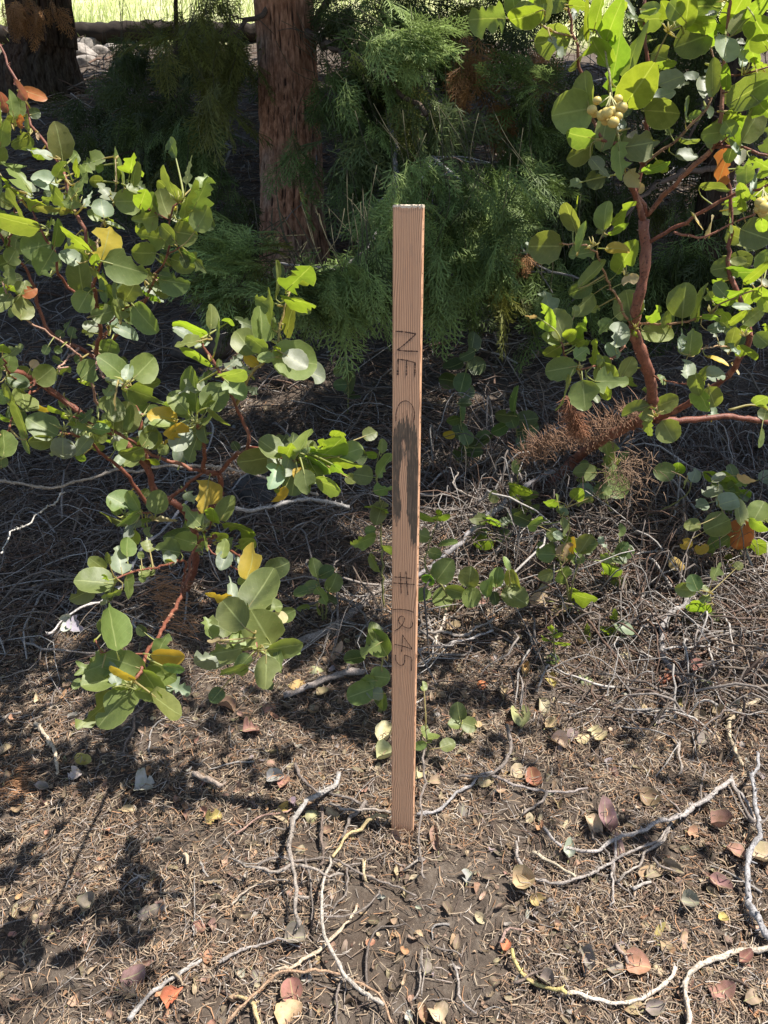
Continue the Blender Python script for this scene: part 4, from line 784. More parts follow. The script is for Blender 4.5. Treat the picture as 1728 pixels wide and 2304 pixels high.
class Cedar:
    def __init__(s, name, label, root, group=None):
        s.o = thing(name, label, 'tree', root, group); s.f = MB(); s.d = MB(); s.l = MB(); s.root = root
    def tuft(s, p, img_ang, spread=45, n=6, size=1.0, col='mid', fwd=.25):
        c0 = GREENS[col]; th = math.radians(img_ang)
        for _ in range(n):
            a_ = th + math.radians(rng.normal() * spread * .6)
            d = math.cos(a_) * RIGHT + math.sin(a_) * np.array([0, 0, 1.0]) + np.array([0, -1, 0]) * (fwd + .45 * rng.normal())
            up = np.array([0, 0, 1.0]) + .38 * rng.normal(size=3) - .3 * nrm(EYE - p) * 0
            if rng.random() < .22: continue
            k = rng.integers(len(TPL)); m_ = s.d if col == 'dead' else s.f
            q = p + .03 * rng.normal(size=3)
            place(m_, TPL[k], q, d, up, size * rng.uniform(.7, 1.15), np.array(c0) * rng.uniform(.75, 1.25))
        e = p - nrm(math.cos(th) * RIGHT + math.sin(th) * np.array([0, 0, 1.0])) * .22 * size + np.array([0, .1, .04])
        tube(s.f, smooth_path([e, (e + p) / 2 + .015 * rng.normal(size=3), p], .04), .0013, 4, (.10, .09, .045))
    def region(s, cx, cy, rx, ry, za, zb, n, ang, spread=45, size=1.0, col='mid', k=6, fwd=.25):
        pts = []
        for _ in range(n):
            a_, r_ = rng.uniform(0, 2 * np.pi), math.sqrt(rng.random())
            p = at(cx + rx * r_ * math.cos(a_), cy + ry * r_ * math.sin(a_), rng.uniform(za, zb))
            if 545 < proj(p)[0] < 735 and 20 < proj(p)[1] < 540 and rng.random() < .72: continue
            s.tuft(p, ang + 18 * rng.normal(), spread, k, size * rng.uniform(.8, 1.15), col if rng.random() < .8 else rng.choice([c_ for c_ in ('mid', 'olive', 'bright', 'dark') if True]) if col != 'dead' else 'dead', fwd)
            pts.append(p)
        return pts
    def limb(s, pts, r0, r1, name='branch', col=(.17, .12, .09), twigs=0, mat='deadwood'):
        P = np.array(pts, float); S_ = smooth_path(P, .05); S_[1:-1] += .006 * rng.normal(size=S_[1:-1].shape)
        mb = MB(); tube(mb, S_, np.linspace(r0, r1, len(S_)), 9, col, rough=.06, jit=.15)
        for k in range(twigs):
            i = rng.integers(1, len(S_)); d = nrm(rng.normal(size=3) + np.array([0, -.2, -.5])); l = rng.uniform(.06, .22)
            q = smooth_path([S_[i], S_[i] + d * l * .5 + .02 * rng.normal(size=3), S_[i] + d * l + np.array([0, 0, -.25 * l])], .03)
            tube(mb, q, np.linspace(.0035, .0012, len(q)), 5, col, rough=.05)
        return mb.build(name, M[mat], s.o)
    def crown(s, c, rad, n):
        c = np.array(c, float)
        for _ in range(n):
            v = nrm(rng.normal(size=3)) * rng.random() ** .4; p = c + v * np.array(rad)
            d = np.array([v[0], v[1], -.25]) + .5 * rng.normal(size=3)
            place(s.f, TPC[rng.integers(2)], p, d, np.array([0, 0, 1.]) + .4 * rng.normal(size=3), rng.uniform(.7, 1.25), np.array(GREENS['mid']) * rng.uniform(.7, 1.3))
    def done(s):
        if s.l.n: s.l.build('twigs', M['deadwood'], s.o)
        if s.d.n: o = s.d.build('dead_foliage', M['cedar'], s.o); o['label'] = 'hanging rust-brown dead sprays'
        if s.f.n: s.f.build('foliage', M['cedar'], s.o)
def trunk(tree, pts, radii, sides=150, mat='cbark', ridge=.016, step=.02, freq=26, flare=True):
    P = smooth_path(np.c_[np.array(pts, float), np.array(radii)], step); C_, R_ = P[:, :3], P[:, 3]
    n = len(C_); a = np.arange(sides) / sides * 2 * np.pi
    zz = np.cumsum(np.r_[0, np.linalg.norm(np.diff(C_, axis=0), axis=1)])
    A, Zz = np.meshgrid(a, zz)
    # furrowed bark plates: layered wandering ridges
    h = np.zeros_like(A)
    wander = .35 * np.sin(Zz * 3.1 + 1) + .25 * np.sin(Zz * 7.3 + 2 * np.sin(A))
    for fr, am, zf in ((freq, 1.0, 3.0), (freq * 1.7, .6, 6.5), (freq * 3, .3, 13)):
        ph = rng.uniform(0, 6)
        h += am * np.abs(np.sin(A * round(fr) / 2 + wander * 2 + .9 * np.sin(Zz * zf + 3 * np.sin(A * 3 + ph)) + ph))
    plates = np.sin(Zz * 19 + 6 * np.sin(A * 7) + 4 * np.sin(A * 17)) > .93
    h = h / 1.9 - .45 * plates; h = np.clip(h, 0, 1)
    rr = R_[:, None] + ridge * (h - .6) + .0015 * rng.normal(size=A.shape)
    V = C_[:, None, :] + np.stack([np.cos(A) * rr, np.sin(A) * rr, 0 * A], -1)
    i = np.arange(n - 1)[:, None] * sides; k = np.arange(sides)[None]; k2 = (k + 1) % sides
    mb = MB(); mb.add(V.reshape(-1, 3), np.stack([i + k, i + k2, i + sides + k2, i + sides + k], -1).reshape(-1, 4), c=np.repeat(h.reshape(-1, 1), 3, 1))
    return mb.build('trunk', M[mat], tree.o)

tb = gp(668, 606)
C1 = Cedar('cedar_tree', 'red-barked cedar whose furrowed trunk stands behind the stake, feathery green boughs hanging round it', tb)
t_ = tb - np.array([0, 0, .1]); zt = depth(tb)
tpz = at(638, 0, zt - .25)
trunk(C1, [t_, t_ + np.array([-.01, 0, .25]), (tb + tpz) / 2, tpz, tpz + np.array([-.05, 0, 2.0]), tpz + np.array([-.1, .05, 6])], [.20, .158, .142, .132, .11, .05], step=.02)
rg = C1.region
rg(510, 110, 130, 110, 3.0, 3.6, 16, -100, 50, 1.05, 'olive'); rg(480, 70, 110, 90, 3.2, 3.9, 8, -110, 45, 1.0, 'olive')
rg(810, 130, 120, 110, 2.6, 3.2, 20, -40, 60, .95, 'mid'); rg(815, 320, 75, 120, 2.8, 3.2, 14, -70, 55, .95, 'grey')
rg(940, 310, 110, 130, 2.6, 3.2, 14, -80, 50, .95, 'grey'); rg(1060, 480, 170, 110, 2.4, 3.0, 24, -85, 45, .9, 'mid')
rg(1010, 570, 130, 70, 2.3, 2.6, 14, -95, 35, .9, 'bright'); rg(560, 570, 70, 35, 1.98, 2.15, 14, 170, 35, .6, 'bright')
rg(540, 655, 80, 28, 1.98, 2.12, 10, 195, 40, .6, 'bright'); rg(690, 620, 130, 25, 1.98, 2.15, 16, -60, 50, .7, 'bright'); rg(820, 605, 60, 40, 2.0, 2.2, 10, -80, 40, .75, 'bright')
rg(860, 560, 60, 40, 2.5, 2.8, 8, -60, 45, .8, 'mid'); rg(900, 120, 80, 80, 2.7, 3.0, 8, 10, 45, .9, 'bright'); rg(1010, 60, 160, 50, 3.0, 3.5, 14, -80, 50, 1.1, 'dark')
rg(740, 220, 40, 60, 3.1, 3.3, 5, -60, 40, .9, 'mid')
rg(915, 430, 22, 60, 2.9, 3.1, 4, -90, 20, .7, 'dead', k=4); rg(1070, 120, 40, 50, 2.8, 3.1, 6, -90, 22, .8, 'dead', k=4); rg(1120, 240, 25, 50, 2.9, 3.0, 3, -88, 18, .7, 'dead', k=4); rg(1180, 120, 50, 30, 3.0, 3.2, 4, -85, 25, .8, 'dead', k=4); rg(1180, 545, 20, 30, 2.6, 2.7, 2, -90, 20, .5, 'dead', k=3)
rg(930, 420, 70, 60, 2.3, 2.5, 7, -60, 45, .8, 'bright'); rg(1120, 420, 90, 70, 2.3, 2.6, 9, -50, 45, .85, 'mid'); rg(870, 70, 70, 50, 2.5, 2.8, 6, -20, 45, .9, 'bright')
rg(1020, 160, 18, 30, 2.7, 2.8, 2, -90, 15, .6, 'dead', k=4); rg(905, 600, 12, 20, 2.5, 2.6, 1, -90, 15, .5, 'dead', k=4)
rg(900, 14, 230, 24, 3.0, 3.5, 18, -80, 60, 1.0, 'dark'); rg(690, 330, 40, 40, 2.9, 3.1, 3, -100, 40, .8, 'mid')
lm = C1.limb;  tk = lambda py, dx=0: at(652 + (py / 606) * 25 + dx, py, zt - .12)
GY = (.30, .27, .25)
lm([tk(60), at(760, 110, 3.2), at(860, 170, 2.8), at(960, 260, 2.7)], .022, .008, twigs=10)
lm([tk(250), at(800, 290, 3.2), at(920, 300, 2.9), at(1010, 400, 2.7), at(1080, 520, 2.6)], .02, .006, twigs=12)
lm([at(880, 270, 2.9), at(892, 400, 2.75), at(862, 500, 2.65), at(800, 580, 2.6), at(760, 605, 2.55), at(690, 598, 2.5), at(620, 590, 2.5)], .010, .004, col=GY, twigs=8)
lm([at(930, 320, 2.9), at(985, 360, 2.7), at(1030, 400, 2.6), at(1060, 430, 2.6)], .009, .004, col=(.36, .34, .34), twigs=12)
lm([at(1040, 90, 3.1), at(1110, 160, 3.0), at(1200, 190, 3.0), at(1290, 230, 3.1)], .012, .005, col=(.2, .16, .13), twigs=10)
lm([at(1128, 500, 2.8), at(1180, 560, 2.7), at(1240, 610, 2.65), at(1330, 640, 2.6)], .007, .003, col=GY, twigs=6)
lm([at(755, 605, 2.56), at(790, 620, 2.5), at(800, 640, 2.45)], .005, .002, col=GY)
lm([at(712, 350, 3.3), at(700, 420, 3.2), at(640, 500, 3.1)], .003, .0015, col=GY)
lm([tk(30), at(700, 60, 3.5), at(760, -60, 3.2)], .02, .012)
lm([tk(-40), at(600, 20, 3.4), at(540, 60, 3.3), at(460, 110, 3.3)], .018, .006, twigs=8)
C1.crown((tb[0] + .7, tb[1] + .75, 4.6), (1.9, 1.15, 1.2), 400); C1.crown((-.25, 2.55, 3.3), (.6, .6, .22), 170); C1.crown((.75, 2.1, 3.25), (.55, .12, .15), 26); C1.crown((.62, 1.85, 3.2), (.38, .1, .1), 26); C1.crown((-.9, 3.0, 3.4), (.9, 1.0, .3), 200)  # low boughs added out of view, with a gap, to shade the middle ground
lm([tb + np.array([0, 0, 3.0]), np.array([-.1, 3.0, 3.35]), np.array([.0, 2.3, 3.3]), np.array([.1, 1.8, 3.2])], .03, .008, twigs=20); C1.crown((tb[0], tb[1], 7.2), (1.3, 1.3, 1.8), 320)  # this limb is added to bear those unseen shading boughs
C1.done()

# the young cedar behind the right-hand shrub
r2 = gp(1560, 700)
C2 = Cedar('cedar_tree', 'dense dark young cedar filling the shade behind the tall manzanita', r2)
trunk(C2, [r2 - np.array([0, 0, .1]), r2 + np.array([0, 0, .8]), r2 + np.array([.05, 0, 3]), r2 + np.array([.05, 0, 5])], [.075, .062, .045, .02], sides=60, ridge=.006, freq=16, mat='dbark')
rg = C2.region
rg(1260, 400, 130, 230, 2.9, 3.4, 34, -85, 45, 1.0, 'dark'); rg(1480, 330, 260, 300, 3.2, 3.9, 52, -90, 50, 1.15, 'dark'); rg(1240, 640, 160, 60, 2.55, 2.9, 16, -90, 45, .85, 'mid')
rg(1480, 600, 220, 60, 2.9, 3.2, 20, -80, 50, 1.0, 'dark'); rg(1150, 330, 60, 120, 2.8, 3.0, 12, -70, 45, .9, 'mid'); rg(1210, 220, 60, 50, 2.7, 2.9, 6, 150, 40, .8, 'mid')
for k in range(9):
    y_ = rng.uniform(.4, 2.6); e = r2 + np.array([rng.uniform(-1.3, 1.0), rng.uniform(-.9, .3), y_ - .2]); C2.limb([r2 + np.array([0, 0, y_]), (r2 + np.array([0, 0, y_]) + e) / 2 + np.array([0, 0, .08]), e], .014, .005, twigs=7)
C2.crown((r2[0] + .3, r2[1] + .75, 4.0), (1.7, .9, 1.3), 330); C2.crown((2.65, 2.85, 3.3), (.85, .75, .25), 230)  # second, low crown added out of view to shade the ground on the right
C2.limb([r2 + np.array([0, 0, 2.6]), np.array([2.3, 2.7, 3.3]), np.array([2.8, 2.3, 3.3])], .02, .007, twigs=20)  # limb added to bear that unseen shading crown
C2.done()

# low young cedar in the gloom left of the red trunk
r3 = gp(415, 520)
C3 = Cedar('cedar_sapling', 'dim spindly cedar sapling with drooping sprays in the gloom left of the red trunk', r3)
trunk(C3, [r3 - np.array([0, 0, .05]), at(408, 330, depth(r3)), at(398, 190, depth(r3)), at(395, -80, depth(r3))], [.022, .018, .015, .008], sides=24, ridge=.002, freq=8, mat='dbark')
rg = C3.region
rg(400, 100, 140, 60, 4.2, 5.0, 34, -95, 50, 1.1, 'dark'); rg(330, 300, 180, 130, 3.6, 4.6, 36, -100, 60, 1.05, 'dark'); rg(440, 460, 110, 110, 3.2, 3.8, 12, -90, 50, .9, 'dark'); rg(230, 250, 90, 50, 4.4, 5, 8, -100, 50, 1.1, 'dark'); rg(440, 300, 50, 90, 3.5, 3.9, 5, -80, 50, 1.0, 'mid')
for (x, y, x2, y2) in ((405, 260, 540, 250), (405, 300, 250, 360), (400, 210, 520, 150), (408, 340, 470, 420), (402, 230, 280, 240)):
    C3.limb([at(x, y, depth(r3)), at((x + x2) / 2, (y + y2) / 2 - 8, depth(r3) - .1), at(x2, y2, depth(r3) - .25)], .008, .003, twigs=5)
C3.crown((r3[0] + .3, r3[1] + .6, 3.8), (2.0, 1.6, .9), 420)  # wide unseen crown added above the sapling to cover the ground with shade
C3.done()

# big dark trunk, upper left
r4 = gp(96, 208); z4 = depth(r4)
C4 = Cedar('conifer_tree', 'massive dark-trunked conifer at the far upper left with a spray of tan dead foliage', r4)
tp4 = at(86, 0, z4 - .3)
trunk(C4, [r4 - np.array([0, 0, .15]), r4 + np.array([0, 0, .2]), (r4 + tp4) / 2, tp4, tp4 + np.array([0, 0, 3]), tp4 + np.array([0, 0, 7])], [.40, .325, .275, .25, .2, .1], sides=170, mat='dbark', ridge=.04, step=.035, freq=22)
C4.region(80, 10, 50, 12, 5.6, 6.0, 6, -90, 40, 1.0, 'dead', k=6); C4.region(60, 40, 30, 10, 5.6, 6.0, 2, -100, 30, .8, 'dead', k=5)
C4.crown((r4[0] + 1.6, r4[1] - .5, 5.0), (2.4, 1.7, .8), 420); C4.crown((r4[0], r4[1], 7.5), (1.5, 1.5, 1.5), 160)  # first crown, out of view, is set off the trunk to shade the ground
C4.limb([tp4 + np.array([0, -.2, .6]), at(150, -60, 5.8), at(110, 0, 5.7)], .025, .01)
C4.done()
# dark tree standing between, further back on the right
r5 = gp(1180, 250); r5 = np.array([2.2, 7.2, float(hz(2.2, 7.2))])
C5 = Cedar('cedar_tree', 'shaded cedar standing furthest back on the right, glimpsed between the boughs', r5)
trunk(C5, [r5 - np.array([0, 0, .1]), r5 + np.array([0, 0, 1]), r5 + np.array([0, 0, 4]), r5 + np.array([0, 0, 7])], [.2, .16, .13, .05], sides=80, mat='dbark', ridge=.02, step=.05, freq=18)
for _ in range(70):
    v = rng.normal(size=3) * np.array([1.1, .6, .8]) + np.array([-.3, -.5, 1.0]); p = r5 + v
    if p[2] < hz(p[0], p[1]) + .15: continue
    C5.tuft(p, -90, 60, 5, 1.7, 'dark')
C5.crown((r5[0], r5[1] - .3, 4.8), (2.2, 1.8, 1.2), 420)
C5.done()

# ------------------------------------------------------------------ the bright slope beyond: log, rocks, grass, bushes
gl = gp(260, 96)
yl_, zl_ = gl[1], gl[2]
lg = MB(); a0 = np.array([-5.6, yl_ + .2, 0]); pts = []
for x_ in (-6.2, -4.5, -3, -1.7, -.4): pts.append([x_, yl_ + .1 * math.sin(x_), float(hz(x_, yl_)) + .10])
S_ = smooth_path(pts, .06); S_[1:-1] += .006 * rng.normal(size=S_[1:-1].shape)
tube(lg, S_, np.linspace(.12, .085, len(S_)), 20, (.040, .030, .023), rough=.06, jit=.2)
for k in range(9):
    i = rng.integers(3, len(S_) - 2); d = nrm(rng.normal(size=3) + np.array([0, -.6, .4])); tube(lg, [S_[i], S_[i] + d * .22], [.015, .006], 6, (.16, .12, .09))
tag(recenter(lg.build('fallen_log', M['deadwood'])), 'long dark fallen log lying along the edge of the sunny slope, upper left', 'log')
def rock(p, r, sq, label, col, group=None):
    mb = MB(); nu, nv = 30, 18
    a_, b_ = np.meshgrid(np.arange(nu) / nu * 2 * np.pi, np.linspace(0, np.pi, nv)); V = np.stack([np.sin(b_) * np.cos(a_), np.sin(b_) * np.sin(a_), np.cos(b_)], -1).reshape(-1, 3)
    D = np.zeros(len(V))
    for _ in range(11):
        n_ = nrm(rng.normal(size=3)); D = np.minimum(D, .75 + .2 * rng.random() - V @ n_) if _ else np.minimum(1.0, .8 - V @ n_) * 0
        dd = V @ n_ - rng.uniform(.62, .85); V = V - np.where(dd > 0, dd, 0)[:, None] * n_
    V = V * r * np.array(sq) + .01 * r * rng.normal(size=V.shape) + p
    q = [(i * nu + k, i * nu + (k + 1) % nu, (i + 1) * nu + (k + 1) % nu, (i + 1) * nu + k) for i in range(nv - 1) for k in range(nu)]
    mb.add(V, q, c=col); o = recenter(mb.build('rock', M['rock'])); return tag(o, label, 'rock', group)
for (px, py, r, lb) in ((205, 105, .13, 'sunlit blocky rock just right of the big dark trunk, highest under the log'), (180, 130, .16, 'broad pale rock below the blocky one beside the dark trunk'), (222, 122, .10, 'small pale rock at the right of the rock pile under the log'), (196, 150, .12, 'grey half-shaded rock at the bottom of the pile beside the dark trunk'), (250, 112, .07, 'tiny rock out to the right of the pile under the log')):
    p = gp(px, py); rock(p + np.array([0, 0, r * .2]), r, (1.3, 1, .7), lb, (.34, .30, .26), 'rocks piled beside the dark trunk')
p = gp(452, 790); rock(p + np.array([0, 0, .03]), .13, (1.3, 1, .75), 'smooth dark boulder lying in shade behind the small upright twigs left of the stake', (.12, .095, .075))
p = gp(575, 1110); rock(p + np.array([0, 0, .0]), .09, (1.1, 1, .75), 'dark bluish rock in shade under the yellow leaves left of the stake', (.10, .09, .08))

def blades(name, n, region, hgt, wd, cols, mat, lab):
    P = region(n); n = len(P); a_ = rng.uniform(0, 2 * np.pi, n); l = hgt * rng.uniform(.5, 1.3, n)
    s_ = np.stack([np.cos(a_), np.sin(a_), 0 * a_], 1) * (wd / 2); ln_ = .35 * rng.normal(size=(n, 2)); e = np.c_[ln_ * l[:, None], l]
    V = np.stack([P - s_, P + s_, P + e * .6 + s_ * .7, P + e * .6 - s_ * .7, P + e + s_ * .1, P + e - s_ * .1], 1)
    b_ = np.arange(n)[:, None] * 6; q = np.concatenate([b_ + np.array([[0, 1, 2, 3]]), b_ + np.array([[3, 2, 4, 5]])])
    c_ = np.array(cols)[rng.integers(len(cols), size=n)] * rng.uniform(.75, 1.25, (n, 1)); mb = MB(); mb.add(V.reshape(-1, 3), q, c=np.repeat(c_, 6, 0))
    return tag(mb.build(name, M[mat]), lab, kind='stuff')
def reg_far(n):
    x_, y_ = rng.uniform(-8, 7, n), 10.2 + 6 * rng.random(n) ** 1.3; return np.stack([x_, y_, hz(x_, y_)], 1)
blades('grass', 16000, reg_far, .16, .012, [(.52, .58, .22), (.6, .66, .32), (.66, .65, .42), (.42, .52, .16)], 'grass', 'sunlit yellow-green grass on the slope beyond the log')
for k, (px, py, r, lb) in enumerate(((40, 30, .5, 'pale sunlit bush beyond the log, left of the dark trunk'), (330, 8, .45, 'pale sunlit bush on the slope, right of the dark trunk'), (230, 0, .4, 'low leafy bush on the slope nearest the dark trunk on its right'), (700, 10, .5, 'sunlit bush on the slope glimpsed above the red trunk'), (1000, 30, .5, 'sunlit bush on the slope glimpsed through the boughs behind the stake'))):
    d_ = FWD + (px - 864) / F * RIGHT - (py - 1152) / F * UP; p = EYE + d_ * 13.0; p[2] = float(hz(p[0], p[1]))
    tr = thing('bush', lb, 'bush', p); mb = MB(); n_ = 2600; v = rng.normal(size=(n_, 3)); v /= np.linalg.norm(v, axis=1)[:, None]; v *= (rng.random((n_, 1)) ** .35) * (1 + .25 * np.sin(v[:, :1] * 7 + k)) * r
    v[:, 2] = np.abs(v[:, 2]) * 1.1; a_ = rng.normal(size=(n_, 3)); a_ /= np.linalg.norm(a_, axis=1)[:, None]; b_ = np.cross(a_, rng.normal(size=(n_, 3))); b_ /= np.linalg.norm(b_, axis=1)[:, None]
    Vq = np.stack([p + v, p + v + a_ * .03 + b_ * .016, p + v + a_ * .06, p + v + a_ * .03 - b_ * .016], 1)
    mb.add(Vq.reshape(-1, 3), np.arange(n_ * 4).reshape(-1, 4), c=np.repeat(np.array([.42, .50, .14]) * rng.uniform(.6, 1.4, (n_, 1)), 4, 0)); mb.build('foliage', M['grass'], tr)
    sm = MB()
    for j in range(7): e = p + v[rng.integers(n_)] * .9; tube(sm, smooth_path([p, (p + e) / 2 + .03 * rng.normal(size=3), e], .05), .008, 5, (.2, .15, .1))
    sm.build('stems', M['deadwood'], tr)

# ------------------------------------------------------------------ litter nobody could count
def needles(mb, P, lmin, lmax, r, bend, cols, flat=.18, lift=.004):
    n = len(P); a_ = rng.uniform(0, 2 * np.pi, n); tz = flat * rng.normal(size=n)
    D = np.stack([np.cos(a_), np.sin(a_), tz], 1); D /= np.linalg.norm(D, axis=1)[:, None]
    Lh = rng.uniform(lmin, lmax, n)[:, None]; S = np.stack([-D[:, 1], D[:, 0], 0 * a_], 1); bn = bend * rng.normal(size=(n, 1)) * Lh
    C0 = P + np.array([0, 0, 1]) * (rng.random((n, 1)) * lift + np.abs(tz[:, None]) * Lh * .35)
    pts = [C0 - D * Lh / 2, C0 + S * bn - D * Lh * .0 + np.array([0, 0, 1]) * .06 * Lh * rng.random((n, 1)), C0 + D * Lh / 2]
    Up = np.cross(D, S); rr = r * rng.uniform(.6, 1.25, (n, 1)); V = []
    for k, p in enumerate(pts):
        f_ = (1, 1.05, .55)[k]
        for j in range(3):
            t_ = 2 * np.pi * j / 3 + .5; V.append(p + (S * math.cos(t_) + Up * math.sin(t_)) * rr * f_)
    V = np.stack(V, 1); b_ = np.arange(n)[:, None, None] * 9
    q = []
    for k in (0, 3):
        for j in range(3): q.append([k + j, k + (j + 1) % 3, k + 3 + (j + 1) % 3, k + 3 + j])
    q = (b_ + np.array(q)[None]).reshape(-1, 4)
    c_ = np.array(cols)[rng.integers(len(cols), size=n)] * rng.uniform(.65, 1.3, (n, 1))
    mb.add(V.reshape(-1, 3), q, c=np.repeat(np.clip(c_, 0, .9), 9, 0))
def gpts(n, x0, x1, y0, y1, dens=None):
    x_, y_ = rng.uniform(x0, x1, n), rng.uniform(y0, y1, n)
    if dens is not None:
        k = rng.random(n) < dens(x_, y_); x_, y_ = x_[k], y_[k]
    return np.stack([x_, y_, hz(x_, y_)], 1)
def clump(x, y):
    v = .5 + .25 * np.sin(x * 9 + 3 * np.sin(y * 7)) + .25 * np.sin(y * 13 + 2 * np.sin(x * 11 + 1)) + .15 * np.sin(x * 29 + y * 37)
    # patches of barer soil near the camera
    for (bx, by, br_) in bare: v = v - .7 * np.exp(-((x - bx) ** 2 + (y - by) ** 2) / br_ ** 2)
    return np.clip(v + .38, .16, 1)
bare = [(gp(px, py)[0], gp(px, py)[1], r) for px, py, r in ((1000, 2010, .09), (1090, 1960, .10), (900, 2050, .07), (640, 2260, .10), (820, 2200, .09), (980, 2230, .08), (540, 1640, .07), (1330, 1620, .08), (1240, 1560, .05), (420, 2290, .05))]
NC = [(.38, .29, .20), (.15, .10, .07), (.24, .16, .10), (.40, .27, .17), (.48, .35, .23), (.25, .18, .13), (.17, .115, .08), (.33, .27, .23), (.42, .23, .12), (.30, .20, .13), (.50, .40, .28), (.20, .15, .115), (.36, .28, .20), (.10, .07, .05), (.13, .09, .07), (.46, .40, .34)]
nl = MB()
needles(nl, gpts(70000, -.95, .95, .38, 1.55, clump), .012, .032, .00080, .13, NC, lift=.009)
needles(nl, gpts(12000, -.95, .95, .38, 1.55, clump), .006, .014, .0010, .1, NC, lift=.006)
needles(nl, gpts(34000, -1.5, 1.5, 1.5, 2.7), .015, .040, .0013, .2, NC, lift=.012)
needles(nl, gpts(14000, -2.6, 2.6, 2.6, 5.0), .03, .07, .0019, .2, NC, lift=.02)
needles(nl, gpts(9000, -3.2, 3.2, 5, 8.5), .05, .13, .003, .2, NC, lift=.03)
needles(nl, gpts(5000, -1.6, 1.6, -.3, .45), .012, .03, .0009, .16, NC, lift=.006)
Pf = foot + np.c_[.022 * rng.normal(size=(260, 2)), np.abs(.004 * rng.normal(size=260))]; Pf = Pf[(np.abs((Pf - foot) @ ax_u) > .02) | ((Pf - foot) @ ax_n > .002)]
needles(nl, Pf, .012, .028, .0009, .14, NC, flat=.45, lift=.012)
tag(nl.build('needle_litter', M['litter']), 'carpet of short dry conifer needles covering the soil', kind='stuff')
# crumbs of soil and bark
cb = MB()
def crumbs(n, x0, x1, y0, y1, smin, smax, cols, dens=None):
    P = gpts(n, x0, x1, y0, y1, dens); n = len(P); s_ = smin * (smax / smin) ** rng.random((n, 1, 1)) 
    base = np.array([[1, 0, 0], [-.5, .87, 0], [-.5, -.87, 0], [.1, 0, .75], [0, 0, -.6]]) 
    V = base[None] * s_ * (1 + .35 * rng.normal(size=(n, 5, 3))) + P[:, None]
    a_ = rng.uniform(0, 6.28, n)
    b_ = np.arange(n)[:, None, None] * 5; t3 = np.array([[0, 1, 3], [1, 2, 3], [2, 0, 3], [1, 0, 4], [2, 1, 4], [0, 2, 4]])
    c_ = np.array(cols)[rng.integers(len(cols), size=n)] * rng.uniform(.6, 1.3, (n, 1))
    cb.add(V.reshape(-1, 3), None, (b_ + t3[None]).reshape(-1, 3), c=np.repeat(c_, 5, 0))
crumbs(26000, -.95, .95, .38, 1.6, .0006, .0032, [(.16, .115, .08), (.26, .20, .14), (.10, .07, .05), (.36, .29, .21)])
crumbs(9000, -1.6, 1.6, 1.5, 3.5, .0015, .006, [(.16, .115, .08), (.26, .20, .14), (.10, .07, .05)])
crumbs(700, -.95, .95, .4, 1.6, .003, .007, [(.18, .10, .07), (.3, .22, .16), (.11, .08, .06)])
tag(cb.build('soil_crumbs', M['litter'], smooth=False), 'loose crumbs of soil and bark among the needles', kind='stuff')
# leaf fragments and bits, too many and too broken to count
lf = MB()
LC = [(.14, .095, .07), (.19, .13, .095), (.24, .17, .125), (.40, .30, .21), (.27, .17, .12), (.34, .24, .16), (.34, .20, .15), (.20, .14, .11), (.42, .32, .22), (.40, .22, .13), (.33, .29, .27)]
def frags(n, x0, x1, y0, y1, smin, smax):
    for p in gpts(n, x0, x1, y0, y1):
        l = rng.uniform(smin, smax); a_ = rng.uniform(0, 6.28); ax_ = np.array([math.cos(a_), math.sin(a_), .25 * rng.normal()]); nn = np.array([.45 * rng.normal(), .45 * rng.normal(), 1.0])
        leaf_mesh(lf, p + np.array([0, 0, .003 + .005 * rng.random()]) - ax_ * l / 2, ax_, nn, l, l * rng.uniform(.3, .75), LC[rng.integers(len(LC))], chew=int(rng.random() < .6), cup=rng.uniform(-.3, .9), bend=.8, crinkle=.06)
frags(3000, -.9, .9, .42, 1.6, .006, .024); frags(500, -1.4, 1.4, 1.5, 3.0, .015, .035); frags(250, -2.5, 2.5, 3, 6, .03, .06)
tag(lf.build('leaf_fragments', M['dryleaf']), 'broken bits of dry leaf mixed into the needles', kind='stuff')
# dead twig tangle between the stake and the trees
tw = MB()
TC = [(.20, .165, .14), (.27, .23, .20), (.14, .10, .08), (.42, .38, .34), (.19, .12, .085), (.22, .17, .13)]
def tangle(n, x0, x1, y0, y1, l0, l1, r0, r1, arch, dens=None):
    for p in gpts(n, x0, x1, y0, y1, dens):
        l = rng.uniform(l0, l1); a_ = rng.uniform(0, 6.28); d = np.array([math.cos(a_), math.sin(a_), 0]); s_ = np.array([-d[1], d[0], 0]); h = arch * rng.random() ** 2; cv = .3 * rng.normal() * l
        lift = arch * .5 * rng.random() ** 2
        P_ = [p + np.array([0, 0, lift]), p + d * l * .33 + s_ * cv * .6 + np.array([0, 0, lift + h * .8]), p + d * l * .66 + s_ * cv * .8 + np.array([0, 0, lift + h]), p + d * l + np.array([0, 0, lift + h * .3 * rng.normal()])]
        S_ = smooth_path(P_, l / 7); gz = hz(S_[:, 0], S_[:, 1]) + .002; S_[:, 2] = np.maximum(S_[:, 2] - p[2] + gz, gz); S_[1:-1] += .012 * l * rng.normal(size=S_[1:-1].shape)
        r = rng.uniform(r0, r1) if rng.random() < .85 else r1 * 1.8
        tube(tw, S_, np.linspace(r, r * .5, len(S_)), 4, np.array(TC[rng.integers(len(TC))]) * rng.uniform(.7, 1.25), cap=False)
tangle(1500, -1.4, 1.5, 1.4, 2.3, .08, .30, .0008, .0020, .07)
tangle(1300, -1.8, 1.9, 2.1, 3.6, .12, .42, .0010, .0026, .12)
tangle(700, -2.4, 2.6, 3.4, 5.5, .2, .6, .0018, .004, .14)
tangle(450, -3.0, 2.6, 5.3, 9.5, .3, .9, .003, .007, .14)
tangle(1300, .15, 1.6, 1.55, 2.5, .08, .30, .0009, .0022, .16)
